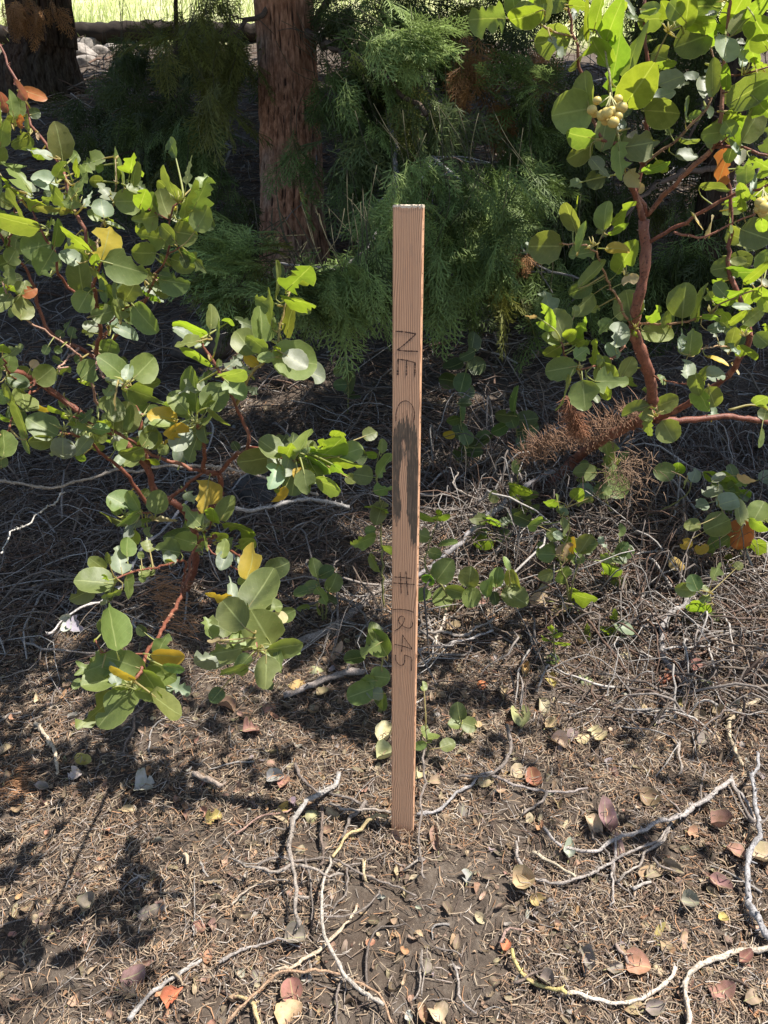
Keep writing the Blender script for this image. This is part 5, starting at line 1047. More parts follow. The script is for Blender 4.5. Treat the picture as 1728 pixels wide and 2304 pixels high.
tangle(500, -1.3, .2, 1.5, 2.4, .08, .3, .0009, .002, .10)
dr = lambda x, y: np.clip((x - .15) * 2.2, .0, 1)
tangle(3800, .1, 1.6, 1.2, 2.3, .04, .20, .0007, .0019, .07, dr)
tangle(260, -.9, .9, .5, 1.5, .03, .12, .0006, .0014, .012)
tag(tw.build('twig_tangle', M['deadwood']), 'dense tangle of dead grey twigs behind the stake', kind='stuff')
# needles caught on the brown branch
cn = MB()
pb = smooth_path([at(*fp('C', x, y), z) for x, y, z in ((120, 1240, 2.02), (300, 1180, 1.98), (450, 1150, 1.93), (600, 1100, 1.88), (760, 1030, 1.82), (850, 1000, 1.76))], .01)
for k in range(800):
    i = int(len(pb) * rng.random() ** 1.5); i = min(i, len(pb) - 1); p = pb[i] + .018 * rng.normal(size=3) + np.array([0, 0, .012]); d = nrm(np.array([rng.normal() * .6 - .2, rng.normal() * .5, .9 + .5 * rng.normal()])); l = rng.uniform(.02, .05)
    tube(cn, [p, p + d * l * .5 + .002 * rng.normal(size=3), p + d * l], [.0009, .0008, .0003], 3, np.array([.26, .15, .09]) * rng.uniform(.6, 1.5), cap=False)
pc_ = smooth_path([at(*fp('C', x, y), z) for x, y, z in ((380, 850, 1.75), (400, 950, 1.78), (440, 1080, 1.85))], .008)
for k in range(420):
    i = rng.integers(len(pc_)); p = pc_[i] + .004 * rng.normal(size=3); d = nrm(np.array([rng.normal(), rng.normal() * .4, -.35 + .3 * rng.normal()])); l = rng.uniform(.015, .035)
    tube(cn, [p, p + d * l * .6, p + d * l + np.array([0, 0, -.006])], [.001, .0008, .0003], 3, np.array([.33, .15, .08]) * rng.uniform(.6, 1.5), cap=False)
for k in range(250):
    x_, y_ = fp('C', 760 + 90 * rng.normal(), 1330 + 90 * rng.normal()); p = at(x_, y_, 1.98 + .05 * rng.normal()); d = nrm(rng.normal(size=3) + np.array([0, 0, -.4])); l = rng.uniform(.02, .05)
    tube(cn, [p, p + d * l * .6, p + d * l + np.array([0, 0, -.006])], [.001, .0008, .0003], 3, np.array([.25, .16, .10]) * rng.uniform(.6, 1.5), cap=False)
for cx, cy, z_, n_ in (('R5', (690, 260), 1.6, 130), ('R5', (745, 380), 1.55, 60), ('R5', (30, 1090), None, 260)):
    for k in range(n_):
        x_, y_ = fp(cx, cy[0] + 38 * rng.normal(), cy[1] + 45 * rng.normal()); p = at(x_, y_, z_) if z_ else gp(x_, y_) + np.array([0, 0, .006]); d = nrm(np.array([1, .2 * rng.normal(), .35 * rng.normal()])); l = rng.uniform(.015, .04)
        tube(cn, [p, p + d * l * .6, p + d * l + np.array([0, 0, -.004])], [.0009, .0008, .0003], 3, np.array([.42, .22, .11]) * rng.uniform(.6, 1.4), cap=False)
tag(cn.build('caught_needles', M['litter']), 'rusty dead needles caught on the low branch and shrub stems', kind='stuff')

# ------------------------------------------------------------------ dead branches and twigs, each a thing
GR, LG, TN, YL, DKB, RD = (.24, .20, .17), (.33, .28, .235), (.40, .30, .20), (.52, .40, .21), (.20, .15, .12), (.36, .19, .14)
def dead(name, cat, label, segs, group=None, spur=1.0):
    """segs: list of (frame, [(x, y, lift or None-> on ground)], radius px start, radius px end, colour[, depth])"""
    mb = MB(); first = None
    for sg in segs:
        f, pts, ra, rb, col = sg[:5]; zf = sg[5] if len(sg) > 5 else None
        P = []
        for q in pts:
            px, py = fp(f, q[0], q[1]); h = q[2] if len(q) > 2 else .004
            if zf is None:
                p = gp(px, py)
                # a lifted piece stands where its pixel lies, h metres over the litter
                d_ = FWD + (px - 864) / F * RIGHT - (py - 1152) / F * UP
                p = gp(px, py, h + .013)
            else: p = at(px, py, q[2])
            P.append(p)
        P = np.array(P); z = depth(P.mean(0)); k_ = z / F / FR[f][2]
        S_ = smooth_path(P, .008); kk_ = rng.normal(size=(max(2, len(S_) // 4 + 2), 3)) * .0028; S_[1:-1] += .0009 * rng.normal(size=S_[1:-1].shape) + np.stack([np.interp(np.linspace(0, len(kk_) - 1, len(S_)), np.arange(len(kk_)), kk_[:, j]) for j in range(3)], 1)[1:-1]; R_ = np.linspace(ra, rb, len(S_)) * k_ * (1.05 if ra < 8 else .9) * (1 + .13 * rng.normal(size=len(S_))); tube(mb, S_, R_, 9, col, rough=.11, jit=.2)
        for _ in range(int(len(S_) * .8 * spur)):
            i = rng.integers(0, len(S_)); d = nrm(rng.normal(size=3) + np.array([0, 0, .5])); l = rng.uniform(.6, 1.8) * R_[i] + .001; tube(mb, [S_[i], S_[i] + d * (R_[i] * .8 + l)], [R_[i] * .45, R_[i] * .18], 5, np.array(col) * rng.uniform(.8, 1.15))
    return tag(recenter(mb.build(name, M['deadwood'])), label, cat, group)
TWG = 'dead twigs lying on the litter'
dead('dead_branch', 'branch', 'thick pale grey dead twig with a snapped raised end, front left of the stake foot', [('G1', [(960, 290, .004), (925, 345, .01), (870, 400, .02), (800, 440, .03), (765, 490, .03), (742, 540, .025)], 14, 11, (.42, .38, .34))])
dead('dead_branch', 'branch', 'knobbly whitish forked twig crossing over the others left of the stake foot', [('G1', [(738, 500, .035), (737, 600, .04), (740, 700, .04), (755, 850, .035), (765, 1010, .02)], 12, 9, LG), ('G1', [(740, 712, .04), (670, 752, .035), (600, 745, .03), (530, 730, .03), (475, 697, .03)], 8, 5, LG), ('G1', [(740, 710, .04), (850, 740, .03), (980, 762, .02)], 7, 5, LG), ('G1', [(600, 745, .03), (660, 780, .02), (730, 795, .02)], 4, 3, LG), ('G1', [(757, 860, .035), (820, 870, .03)], 8, 7, LG)])
dead('twig', 'twig', 'long thin grey twig running right to the bare soil in front of the stake', [('G1', [(580, 722), (640, 692), (730, 685), (850, 680), (980, 720), (1150, 790), (1230, 820), (1320, 862)], 6, 4, GR), ('G1', [(1000, 722), (1080, 690), (1170, 662)], 4, 3, GR)])
dead('dead_branch', 'branch', 'long pale stick curving from the left of the stake foot down to the lower edge', [('G1', [(920, 690, .02), (893, 780, .02), (880, 870, .03), (882, 960, .035), (905, 1040, .03), (940, 1130, .025), (990, 1230, .02), (1060, 1310, .012), (1170, 1372, .008)], 9, 10, (.47, .41, .34)), ('G1', [(885, 955, .03), (980, 965, .02), (1080, 930, .015), (1150, 832, .012)], 4.5, 3.5, GR)])
dead('dead_branch', 'branch', 'peeled yellow stick sloping left out of the stake foot', [('G1', [(1185, 492, .01), (1110, 500, .015), (1040, 550, .015), (975, 605, .018), (930, 680, .02)], 9, 8, YL)])
dead('dead_branch', 'branch', 'peeled yellow stick crossing under the pale curved one, in front', [('G1', [(1042, 908, .006), (985, 990, .006), (925, 1070, .007), (865, 1125, .008), (760, 1190, .01), (660, 1207, .012)], 9, 7, (.60, .47, .33))])
dead('twig', 'twig', 'brown bowed twig arching over the soil at the bottom, left of centre', [('G1', [(430, 1462, .02), (540, 1340, .025), (640, 1260, .025), (760, 1220, .02), (900, 1217, .015), (1020, 1247, .01), (1120, 1300), (1180, 1372), (1212, 1465)], 7, 5, (.42, .27, .17))])
dead('dead_branch', 'branch', 'rough light grey stick at the bottom edge, front left', [('G1', [(-20, 1440), (80, 1312), (200, 1222), (320, 1160)], 13, 10, (.42, .38, .34)), ('G1', [(190, 1225), (230, 1275)], 7, 4, TN)])
dead('twig', 'twig', 'short yellow stick end poking in at the bottom edge beside the bowed brown twig', [('G1', [(485, 1330), (550, 1365), (590, 1470)], 11, 9, (.58, .43, .22))])
dead('twig', 'twig', 'grey-brown twig with a rough bend lying between the light grey stick and the pale ones', [('G1', [(415, 1165), (500, 1112), (600, 1085), (700, 1082), (780, 1100)], 9, 4, (.37, .32, .28))])
for lb, f, pts, r, c_ in [
    ('thin upright-looking grey twig just right of the forked white one', 'G1', [(800, 690), (822, 760), (832, 880), (830, 975)], 4.5, GR),
    ('small curved grey twig hanging off the long thin twig, front of the stake', 'G1', [(998, 730), (992, 840), (960, 900), (930, 925)], 5, GR),
    ('dark knotty twig dropping straight down behind the pale forked twig', 'G1', [(885, 440), (880, 540), (882, 650), (870, 720)], 8, DKB),
    ('pale twig running right into the left edge of the stake', 'G1', [(915, 430), (1040, 452), (1200, 472)], 7, LG),
    ('stubby grey twig slanting between the pale twig and the yellow stick', 'G1', [(1085, 418), (1010, 510), (975, 595)], 10, GR),
    ('grey twig in shade above the thick raised one, left of the stake', 'G1', [(915, 382), (1000, 402), (1060, 432)], 6, GR),
    ('knobbly dark twig leading up from the thick pale one, left of the stake', 'G1', [(755, 245), (790, 310), (825, 365), (870, 402)], 7, (.25, .2, .17)),
    ('broken tan stub standing in the needles, far left of the forked twig', 'G1', [(240, 665, .004), (246, 690, .004), (252, 715, .004)], 9, (.58, .45, .31)),
    ('short yellow stub below the stake foot, beside the thin long twig', 'G1', [(1077, 695), (1082, 750), (1084, 790)], 9, (.55, .43, .26)),
    ('thin brown twig sloping down left towards the forked white twig', 'G1', [(460, 905), (540, 850), (660, 795)], 4, (.47, .38, .29)),
    ('thin reddish twig pointing up to the yellow leaves left of the stake', 'G1', [(480, 575), (560, 520), (640, 480), (740, 455)], 4, (.38, .24, .19)),
    ('slender twig in front of the stain of shade, right of the long pale stick', 'G1', [(1410, 1100), (1460, 1115), (1530, 1140)], 4, GR),
    ('thin pale twig standing near the bottom, right of centre', 'G1', [(1345, 1110), (1352, 1200), (1345, 1330)], 3.5, LG),
    ('tan stick with a pale broken end, left edge below the big leaf cluster', 'R5', [(150, 820), (185, 855), (215, 910), (238, 970), (247, 1035)], 9, (.57, .46, .33)),
    ('thin dark twig hanging below the lowest left leaf cluster', 'R5', [(625, 735, .05), (585, 800, .03), (562, 860, .015), (535, 950, .005)], 5, DKB),
    ('grey twig rising along the right side of the stake foot', 'R6', [(165, 870, .03), (176, 1000, .03), (168, 1150, .03), (155, 1330, .02), (175, 1490, .01)], 5, GR),
    ('short pale twig crossing the foot of the one beside the stake', 'R6', [(158, 1378), (120, 1420), (85, 1455)], 4, LG),
    ('rough grey twig slanting up right from behind the stake foot', 'R6', [(140, 1215), (230, 1190), (330, 1110), (420, 1050), (480, 1030)], 6, (.38, .35, .33)),
    ('bowed grey twig curling round the shaded sprout right of the stake', 'R6', [(530, 830, .02), (548, 910, .02), (510, 990, .02), (420, 1050, .012), (320, 1052, .008)], 8, GR),
    ('grey twig running from the terracotta leaf towards the right shade', 'R8', [(465, 88), (560, 130), (680, 160), (790, 163), (880, 140)], 5.5, (.33, .28, .25)),
    ('small twig hooked below the terracotta leaf', 'R8', [(702, 150), (672, 200), (598, 255)], 6, GR),
    ('arching thin grey twig sweeping round beneath the mauve leaf', 'R8', [(570, 370), (585, 450), (640, 510), (730, 548), (800, 548), (890, 520), (980, 462), (1080, 410), (1180, 365), (1245, 290)], 6, (.36, .31, .27)),
    ('short knobbly twig between the mauve leaf and the arching one', 'R8', [(640, 415), (720, 455), (775, 490), (830, 525)], 8, (.5, .42, .3)),
    ('thin twig crossing the arch below the mauve leaf', 'R8', [(1000, 365), (990, 440), (985, 520), (975, 645)], 5, (.4, .35, .31)),
    ('thin twig slanting under the mauve leaf to its right', 'R8', [(900, 330), (960, 430), (1000, 540), (1080, 625)], 4.5, GR),
    ('pale grey twig running down left from the fork at the right', 'R8', [(1240, 290), (1205, 370), (1130, 430), (1080, 480), (1010, 545)], 6, LG),
    ('dark pebbly twig stub with pale bark at lower middle', 'R8', [(560, 985), (640, 942), (745, 932)], 5, DKB),
    ('thin curved grey twig in the bare soil, lower centre', 'R8', [(298, 900), (318, 1000), (350, 1070), (400, 1115)], 4.5, (.36, .31, .27)),
    ('small reddish twig with a bent tip left of the yellow curved stick', 'R8', [(500, 812), (545, 750), (600, 752)], 5, (.45, .30, .24)),
    ('thin twig at the lower left of the bare soil', 'R8', [(162, 850), (168, 960), (120, 1060)], 4, LG),
    ('thin twig slanting from the right border into the shade', 'R8', [(1500, 92), (1560, 190), (1600, 290)], 6, (.37, .33, .3)),
    ('slender twig in the shade beside the one slanting from the right border', 'R8', [(1480, 130), (1550, 240), (1590, 290)], 4, GR),
    ('thin forked twig under the grey fork, right', 'R8', [(1385, 40), (1375, 150), (1360, 240)], 4, GR),
    ('small grey twig with a crook, right of the arching twigs', 'R8', [(1160, 440), (1180, 480), (1260, 500)], 5, GR),
    ('short pale crooked twig above the salmon leaf', 'R8', [(1075, 575), (1120, 555), (1155, 545)], 8, (.5, .44, .38)),
    ('brown twig leading to the salmon leaf', 'R8', [(1000, 815), (1035, 870), (1055, 900)], 9, (.3, .23, .19)),
    ('pale twig lying by the yellow-tan stick at the right', 'G3', [(1200, 720), (1210, 800), (1205, 890)], 6, LG),
    ('grey twig in the right-hand shade below the rose leaf', 'R6', [(1250, 600), (1280, 640), (1330, 660)], 9, DKB),
    ('short tan twig standing in litter right of the stake, under the rounded leaves', 'R6', [(265, 335, .02), (240, 420, .015), (225, 500, .01)], 5, (.58, .48, .38)),
    ('pale twig crossing behind the short tan one, right of the stake', 'R6', [(130, 430, .02), (260, 432, .025), (370, 430, .03), (480, 365, .03)], 7, LG),
    ('grey knobbly twig parallel to the crossing one, slightly lower', 'R6', [(150, 510, .01), (300, 480, .015), (420, 440, .02), (470, 420, .02)], 6, (.45, .41, .38)),
    ('small whitish twig at the left border pointing into the shade', 'R5', [(-10, 815), (40, 780), (90, 770)], 5, LG),
]:
    dead('twig', 'twig', lb, [(f, pts, r * 1.15, r * .8, c_)], TWG)
dead('dead_branch', 'branch', 'thick spurred grey twig forking in from the right shade to the mauve leaf', [('R8', [(1500, 105, .02), (1380, 190, .02), (1280, 262, .02), (1150, 300, .015), (1010, 358, .01), (900, 408, .008), (830, 405), (740, 372), (690, 310)], 12, 7, (.42, .37, .33))])
dead('dead_branch', 'branch', 'stout grey twig curving down the right border', [('R8', [(1615, -10, .03), (1600, 150, .03), (1612, 300, .025), (1582, 420, .02), (1570, 560, .015), (1600, 680, .012), (1680, 800, .008)], 9, 15, (.36, .34, .33)), ('R8', [(1612, 300, .025), (1660, 260, .03)], 8, 5, GR), ('R8', [(1600, 290, .025), (1560, 220, .03), (1500, 120, .03)], 7, 4, GR)])
dead('dead_branch', 'branch', 'peeling stick with rough bark patches bending down at the lower right', [('R8', [(1700, 842), (1540, 845), (1455, 862), (1385, 905), (1320, 965), (1300, 1035), (1305, 1100), (1312, 1180)], 13, 13, (.55, .46, .36))])
dead('dead_branch', 'branch', 'bowed pale stick with a yellow left half, bottom right of centre', [('R8', [(552, 838), (570, 900), (610, 955), (700, 1005), (790, 1028)], 9, 9, (.62, .50, .20)), ('R8', [(790, 1028), (870, 1042), (960, 1056), (1080, 1045), (1160, 1010), (1220, 965), (1258, 912)], 9, 9, (.66, .56, .45))])
dead('dead_branch', 'branch', 'sturdy grey branch dropping through the litter at the right, under the rusty leaf', [('R6', [(1335, 258, .03), (1300, 300, .03), (1230, 350, .025), (1202, 420, .02), (1205, 500, .015), (1245, 590, .01), (1330, 640, .006)], 15, 11, (.34, .31, .29)), ('R6', [(1335, 258, .03), (1370, 320, .03), (1420, 380, .02), (1440, 480, .015), (1425, 530, .01)], 9, 5, LG)])
dead('dead_branch', 'branch', 'yellowish stick lying bent by the pale ragged leaf at the right', [('R6', [(1640, 695), (1560, 750), (1510, 810), (1490, 870), (1520, 950), (1545, 1005)], 10, 9, (.50, .40, .27))])
dead('bark_stub', 'stick', 'short thick broken length of brown stick on the needles, left of the forked twig', [('G1', [(280, 292, .004), (345, 322, .004), (412, 350, .004)], 16, 13, (.37, .29, .23))], spur=.2)
dead('dead_branch', 'branch', 'thick weathered grey branch lying behind the stake at its left', [('R5', [(1290, 472, .0), (1370, 440, .0), (1450, 395, .0), (1560, 310, .0), (1680, 215, .0), (1800, 150, .0)], 17, 20, (.34, .29, .25))], spur=.4)
dead('dead_branch', 'branch', 'dark half-shaded branch lying left of the stake among fallen leaves', [('R5', [(1225, 700, .004), (1320, 668, .006), (1400, 640, .008), (1480, 612, .01), (1570, 588, .01)], 13, 19, (.30, .25, .22))], spur=.5)
dead('dead_branch', 'branch', 'long grey branch slanting up right from behind the stake into the brown needles', [('R4', [(60, 1400, .01), (170, 1320, .03), (330, 1195, .08), (440, 1085, .11), (600, 960, .09), (740, 872, .1)], 10, 14, (.34, .31, .30)), ('R4', [(180, 1152, .03), (270, 1100, .04), (350, 1080, .05), (450, 1062, .06), (560, 1000, .08)], 7, 5, LG)])
dead('dead_branch', 'branch', 'thin whitish curled twig standing up in the shade right of the stake', [('R4', [(470, 1038, .05), (400, 1010, .07), (335, 975, .1), (300, 930, .12), (320, 890, .13)], 4, 3, LG), ('R4', [(560, 1060, .05), (500, 990, .1), (430, 962, .12), (360, 975, .1)], 3, 2, LG)])
dead('dead_branch', 'branch', 'bent grey branch crossing behind the left shrub towards the stake, lower of the two', [('D', [(1050, 1088, 1.72), (1150, 1090, 1.74), (1250, 1080, 1.76), (1380, 1050, 1.78), (1500, 1035, 1.8), (1600, 1048, 1.8), (1760, 1080, 1.82)], 13, 13, (.40, .37, .34), 1)])
dead('dead_branch', 'branch', 'pale peeling branch crossing behind the left shrub, upper of the two', [('D', [(-420, 920, 1.55), (-100, 960, 1.57), (40, 920, 1.6), (250, 870, 1.65), (550, 830, 1.7), (700, 825, 1.72), (900, 832, 1.74), (1100, 858, 1.76), (1240, 900, 1.78), (1400, 930, 1.8), (1560, 1010, 1.82)], 9, 11, (.42, .35, .28), 1)])
dead('twig', 'twig', 'bleached thin twig reaching down left in the gloom at the left border', [('E', [(540, 1500, 1.6), (420, 1610, 1.5), (240, 1740, 1.4), (110, 1830, 1.32), (20, 1930, 1.28), (10, 2010, 1.26)], 9, 6, (.6, .56, .5), 1)])
dead('twig', 'twig', 'grey twig with shrivelled silver leaves at its end, left of the lowest clusters', [('R5', [(640, 195, 1.3), (560, 220, 1.25), (480, 265, 1.2), (400, 300, 1.17), (320, 345, 1.15), (205, 435, 1.12)], 6, 4, (.5, .46, .43), 1)])
dead('twig', 'twig', 'grey twig sloping up from the dangling silver leaf, behind the left clusters', [('D', [(380, 1480, 1.5), (480, 1320, 1.6), (560, 1260, 1.65), (690, 1120, 1.7), (760, 1000, 1.75)], 7, 8, (.32, .31, .33), 1)])
# shrivelled silver leaves
for (x, y, l, a_, lb) in ((345, 405, 75, -60, 'shrivelled silver-grey leaf hanging from the grey twig end, larger one'), (283, 395, 70, -110, 'shrivelled grey leaf hanging left of the larger silver one'), (550, 420, 50, -70, 'small shrivelled leaf dangling beside the big left cluster')):
    mb = MB(); px, py = fp('R5', x, y); p = at(px, py, 1.14); a3 = math.cos(math.radians(a_)) * RIGHT + math.sin(math.radians(a_)) * UP; leaf_mesh(mb, p - a3 * .02, a3, nrm(EYE - p) + .4 * rng.normal(size=3), l / 1.92 * 1.14 / F, l / 1.92 * .9 * 1.14 / F, (.45, .43, .42), 2, cup=.9, bend=1.2)
    tag(recenter(mb.build('withered_leaf', M['dryleaf'])), lb, 'leaf')

# ------------------------------------------------------------------ fallen leaves, each a thing
CN = dict(silver=(.36, .345, .32), white=(.50, .46, .39), cream=(.56, .45, .29), yellow=(.52, .39, .15), tan=(.36, .26, .165), peach=(.47, .32, .20), rose=(.31, .16, .12), mauve=(.26, .17, .15), brown=(.29, .18, .12), grey=(.23, .19, .165), orange=(.55, .21, .10), salmon=(.44, .23, .16), green=(.36, .35, .18), rust=(.33, .13, .085))
LEAVES = '''G1|62|345|112|80|10|silver|c|curled silver-grey leaf with a dark notch, alone on the needles at the left
G1|378|502|85|62|30|yellow|c|folded butter-yellow leaf below the broken brown stick
G1|665|320|85|50|0|silver||silvery leaf touching a reddish one, left of the stake
G1|705|345|70|45|50|rose||reddish leaf tucked under the silvery one, left of the stake
R7|325|88|62|55|20|white|c|crumpled whitish leaf left of the silver one
R7|372|30|85|42|-15|yellow||small yellow-tan leaf above the crumpled whitish one
G1|85|935|150|55|20|grey|c|long pale grey leaf with small holes, left
R7|400|648|95|60|30|grey||curled grey leaf in the shrub shadow, left
R7|862|745|62|40|-40|rose||small pink-brown leaf on open needles below the forked twig's left end
G1|755|1065|100|62|0|grey||dull grey-brown leaf below the end of the forked white twig
R7|580|958|122|82|20|mauve||brownish mauve leaf with a leaf shadow across it, lower left
R7|548|1030|80|50|-20|tan|c|tan curled leaf below the brownish mauve one
R7|330|1060|75|38|25|peach||small peach leaf at the lower left
R7|755|1045|110|70|40|orange|cc|crumpled orange-brown leaf at the bottom, left of the bowed twig
G1|740|1308|112|108|100|rose||large glossy rose-red leaf on bare soil at the bottom
G1|728|1418|140|110|40|peach||large yellow-peach leaf cut by the bottom edge, under the rose one
R7|1110|968|85|80|-60|grey|c|folded grey leaf beside the bowed twig, bottom
R7|920|545|82|32|0|tan|c|narrow tan leaf on the needles left of the forked twig
R7|1350|258|70|42|20|green||greenish leaf in shade by the yellow stick
R7|1437|256|66|38|-30|peach||peach leaf right of the greenish one in shade
R7|1212|268|60|34|-40|tan||tan leaf in shade beside the raised twig end
R7|1240|228|80|34|20|yellow||yellow-green leaf lying above the raised twig end
R7|560|236|70|24|0|tan||tan leaf sliver on the dark shadow patch, left
R5|980|755|75|42|-15|brown||upturned brown leaf on the soil below the centre cluster
R5|1165|750|64|40|10|salmon||salmon leaf in sun at the right of the upturned brown one
R5|1090|850|85|62|20|brown|c|dim brown leaf in the shade below the salmon one
R5|1295|645|95|38|20|yellow||yellow leaf on the dark lying branch, left of the stake
R5|1370|585|66|60|30|green||pale green-tan leaf above the dark lying branch
R5|1440|528|105|36|30|tan||long tan leaf propped by the thick weathered branch
R5|1395|692|60|26|10|tan||tan leaf right under the dark lying branch
R5|140|480|48|42|0|grey||small round grey-green leaf in the left gloom
R5|305|190|62|42|10|grey||dull oval leaf in the gloom, upper left of the hanging silver leaves
R5|20|945|70|40|40|tan||tan leaf at the left border on the litter
R5|25|1060|60|40|80|brown||brown leaf in shade at the left border
G1|1182|125|95|72|50|cream||cream leaf leaning on the left edge of the stake
G1|1178|218|85|58|10|green||green-tan leaf just below the cream one at the stake's left edge
R6|20|870|70|40|50|tan||tan leaf half hidden behind the stake's left edge
R8|62|372|85|68|-30|rose|c|curled pinkish leaf lying against the stake foot
R8|603|553|98|70|10|peach||flat pale peach oval leaf in front of the stake
R8|665|628|72|44|10|yellow|cc|chewed bright yellow leaf below the peach oval one
R8|905|305|125|62|-65|cream||cream leaf standing beside the mauve one
R8|957|290|128|80|105|mauve||large mauve-brown leaf overlapping the cream one
R8|578|76|66|56|20|cream|c|cream rounded leaf above the terracotta one
R8|645|120|78|74|110|rust||rounded terracotta leaf with a shadow edge
R8|440|115|75|44|20|peach||peach-tan leaf beside the grey bowed twig, right of the stake
R8|230|112|70|32|20|tan||tan leaf beside the twig close to the stake's right
R8|152|80|62|50|70|cream||cream leaf touching the stake's right side
R8|505|152|42|40|0|peach||tiny peach leaf left of the terracotta one
R8|1145|192|95|62|-10|brown||dark brown leaf in the dapple right of the mauve leaf
R8|1515|430|95|80|-30|salmon|c|salmon-tan pointed leaf near the stout twig at the right
R8|1637|455|100|72|0|cream||pale cream leaf at the right border beside the stout twig
R8|1445|570|115|55|-35|mauve||mauve-brown leaf pointing down right, lower right
R8|1320|642|78|50|-20|grey||round-tipped grey leaf lying left of the mauve pointed one
R8|1096|915|112|86|-15|salmon||broad salmon-pink leaf at the lower right
R8|1456|1025|96|62|10|rose||shiny rose-brown leaf at the lower right, right of the salmon-pink one
R8|1600|1046|85|44|30|tan||tan leaf near the bottom right corner
R8|872|905|120|75|-70|grey|cc|curled grey-brown leaf left of the salmon-pink one
R8|703|985|75|52|-40|grey||grey leaf lying on the bowed yellow stick
R8|1178|925|90|36|-45|cream||narrow cream leaf touching the salmon-pink one
R8|995|920|70|36|10|grey||grey leaf between the curled grey one and the salmon-pink one
R8|1245|500|95|44|-20|mauve||mauve leaf beyond the arching twigs on their right
R8|1132|512|64|46|40|tan||tan leaf beneath the arching twigs
R8|1340|345|64|50|-20|peach|c|peach leaf above the twig fork at the right
R8|1450|315|85|42|0|rose||dusky pink leaf by the stout twig at the right
R8|1378|398|45|28|-80|tan||small tan leaf between the peach leaf and the salmon-tan pointed one
R8|338|240|95|62|80|grey||bluish grey leaf right of the stake foot
R8|368|530|62|48|70|silver|c|silvery leaf on the soil in front of the stake
R8|1187|770|70|32|70|yellow||yellow-brown leaf on the needles, lower right
R8|1460|708|50|36|-40|yellow||small yellow leaf under the mauve pointed one
R8|800|430|70|48|80|silver|c|silver-blue crumpled leaf under the twig fork
R8|225|362|110|38|100|brown||long curled brown leaf right of the stake foot
R8|1080|1095|95|48|-15|tan||tan leaf at the bottom edge, right of centre
R8|1160|1092|80|52|20|grey||grey leaf touching the tan one at the bottom edge
R8|228|1112|95|78|120|cream||cream-pink leaf cut by the bottom edge, right of the rose-red one
R8|168|1120|90|42|100|salmon||salmon leaf beside the cream-pink one at the bottom edge
R8|110|1126|50|38|90|white||small whitish leaf at the bottom edge
R8|182|900|90|50|85|grey||grey leaf on the soil, bottom centre
R8|525|825|46|42|60|orange|c|tiny orange scrap at the left end of the bowed yellow stick
R8|1010|405|110|52|100|mauve||brown leaf upright behind the crossing twigs
R8|1165|510|70|40|30|tan||tan leaf by the crooked grey twig
R8|1290|790|90|34|80|tan||slim tan leaf standing in the needles, lower right
R8|1215|828|50|34|0|tan||small tan leaf above the salmon-pink one
R8|1545|890|60|36|40|rose||small dusky leaf right of the peeling stick
G3|385|597|118|98|100|green||large round green-tan leaf half in shade, right of the shaded sprout
G3|505|540|95|58|95|cream||cream upright leaf right of the round green-tan one
G3|587|737|98|58|-25|cream||cream oval leaf, left one of the pale trio
G3|707|706|78|42|20|cream||small cream leaf, middle one of the pale trio
G3|792|716|115|92|-60|cream|c|big cream leaf, right one of the pale trio
G3|657|690|70|52|60|grey||grey leaf above the small cream middle one
G3|536|650|56|44|40|peach||small orange-tan leaf above the cream oval one
G3|737|416|80|58|0|green||yellow-green folded leaf in the shade, centre right
G3|548|424|85|52|-70|yellow||yellow-tan leaf left of the folded yellow-green one
G3|410|345|88|44|95|yellow||narrow yellow leaf standing under the tiny bright sprout's left
G3|512|386|70|46|-80|tan||dull tan leaf beside the narrow yellow one
G3|932|286|115|42|-5|cream||long pale tan leaf in front of the two-leaved sprig
G3|1136|422|92|60|35|rust|c|glossy red-brown leaf in the right shade
G3|1296|352|92|60|-10|rose||dusky rose leaf above the pale yellow curved one
G3|1332|426|98|52|-30|green||pale yellow-green curved leaf at the right
G3|1226|524|85|50|70|yellow||dim yellow leaf in shade left of the ragged cream one
G3|1600|360|100|42|-10|tan||greyish tan leaf in the shade near the right border
G3|1460|590|78|60|100|brown||brown rounded leaf by the yellowish bent stick
G3|1480|546|70|30|0|white||pale leaf edge above the brown rounded one
G3|1398|592|64|34|0|tan||flat tan leaf left of the brown rounded one
G3|1386|664|130|84|-60|cream|ccc|ragged cream leaf with deep bites by the bent stick
G3|1336|722|76|50|40|grey||grey leaf tucked left of the ragged cream one
G3|1312|600|66|38|-10|mauve||mauve leaf above the ragged cream one
G3|1100|610|80|44|60|silver||silvery grey leaf on the soil, right
G3|1040|560|60|30|-30|tan||tan sliver of leaf near the silvery grey one
G3|1640|406|60|40|20|grey||grey leaf right at the border, right shade
R6|680|285|84|60|60|cream||cream leaf on the litter under the yellowing sprout
R6|745|335|90|52|80|tan|c|tan folded leaf just below the cream one under the sprout
R6|1210|190|70|48|40|tan|c|tan curled leaf among grey twigs, right
R6|1400|520|60|30|-20|mauve||mauve leaf at the edge of the right-hand branch
R6|290|420|60|38|30|tan||tan leaf among twigs right of the stake
R6|420|310|50|40|0|rose||dusky leaf under the rounded leaves right of the stake
R6|430|640|55|40|60|orange||orange-brown curled bit of leaf right of the stake
R6|520|690|50|34|80|peach||peach leaf near the grey bowed twig's top
R6|850|480|60|36|-20|tan||tan leaf just right of the tiny bright sprout'''
_seen = set()
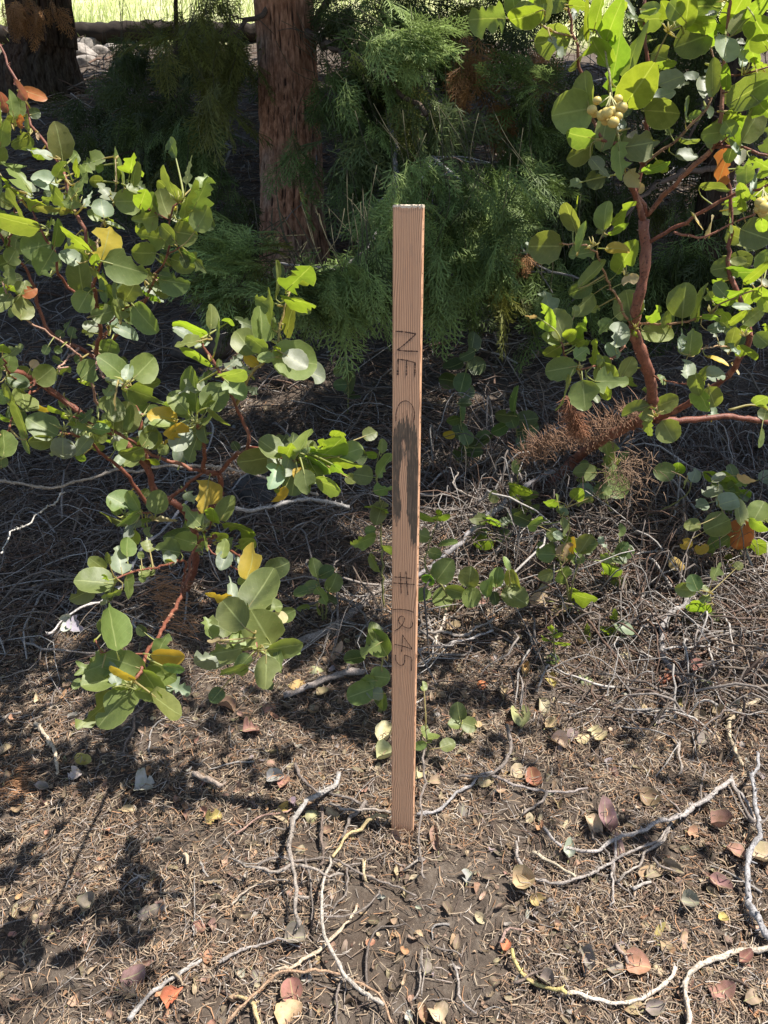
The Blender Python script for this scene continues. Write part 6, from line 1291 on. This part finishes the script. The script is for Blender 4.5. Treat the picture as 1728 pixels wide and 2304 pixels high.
for ln in LEAVES.split('\n'):
    f, x, y, l, w_, a_, cn_, ch_, lb = ln.split('|'); x, y, l, w_, a_ = map(float, (x, y, l, w_, a_))
    assert lb not in _seen, lb
    _seen.add(lb)
    px, py = fp(f, x, y); s_ = FR[f][2]; p = gp(px, py, .009); z = depth(p)
    th = math.radians(a_); e = gp(px + math.cos(th) * l / s_ / 2, py - math.sin(th) * l / s_ / 2, .012); b_ = gp(px - math.cos(th) * l / s_ / 2, py + math.sin(th) * l / s_ / 2, .012)
    ax_ = e - b_; L_ = min(np.linalg.norm(ax_), l / s_ * z / F * 1.5); ax_ = nrm(ax_ + np.array([0, 0, .18 * rng.normal() * L_]))
    nn = np.array([.22 * rng.normal(), .25 * rng.normal() - .28, 1.0]); sd = nrm(np.cross(ax_, nn)); fw = math.hypot(np.dot(sd, RIGHT), np.dot(sd, UP))
    L_ *= 1.0; W_ = min(1.0 * w_ / s_ * z / F / max(fw, .5), L_ * 1.05)
    mb = MB(); leaf_mesh(mb, p - ax_ * L_ / 2 + np.array([0, 0, .004]), ax_, nn, L_, W_, CN[cn_], len(ch_), cup=rng.choice([.35, .6, -.4, .9]), bend=.7, crinkle=.035, rndp=rng.uniform(.7, .95))
    tube(mb, [p - ax_ * (L_ / 2 + .006) + np.array([0, 0, .003]), p - ax_ * L_ / 2 + np.array([0, 0, .004])], [.0006, .0008], 4, (.35, .22, .12))
    tag(recenter(mb.build('fallen_leaf', M['dryleaf'])), lb, 'leaf', 'fallen leaves on the needle litter')

# needles fallen across the leaves
nn2 = MB(); ctrs = [np.array(o.location) for o in bpy.data.objects if o.name.startswith('fallen_leaf') and o.type == 'MESH']
Pn = np.array([c_ + np.array([.014 * rng.normal(), .014 * rng.normal(), .010 + .004 * rng.random()]) for c_ in ctrs for _ in range(5)])
needles(nn2, Pn, .012, .03, .0008, .12, NC, lift=.002)
tag(nn2.build('needle_litter', M['litter']), 'dry needles lying across the fallen leaves', kind='stuff')
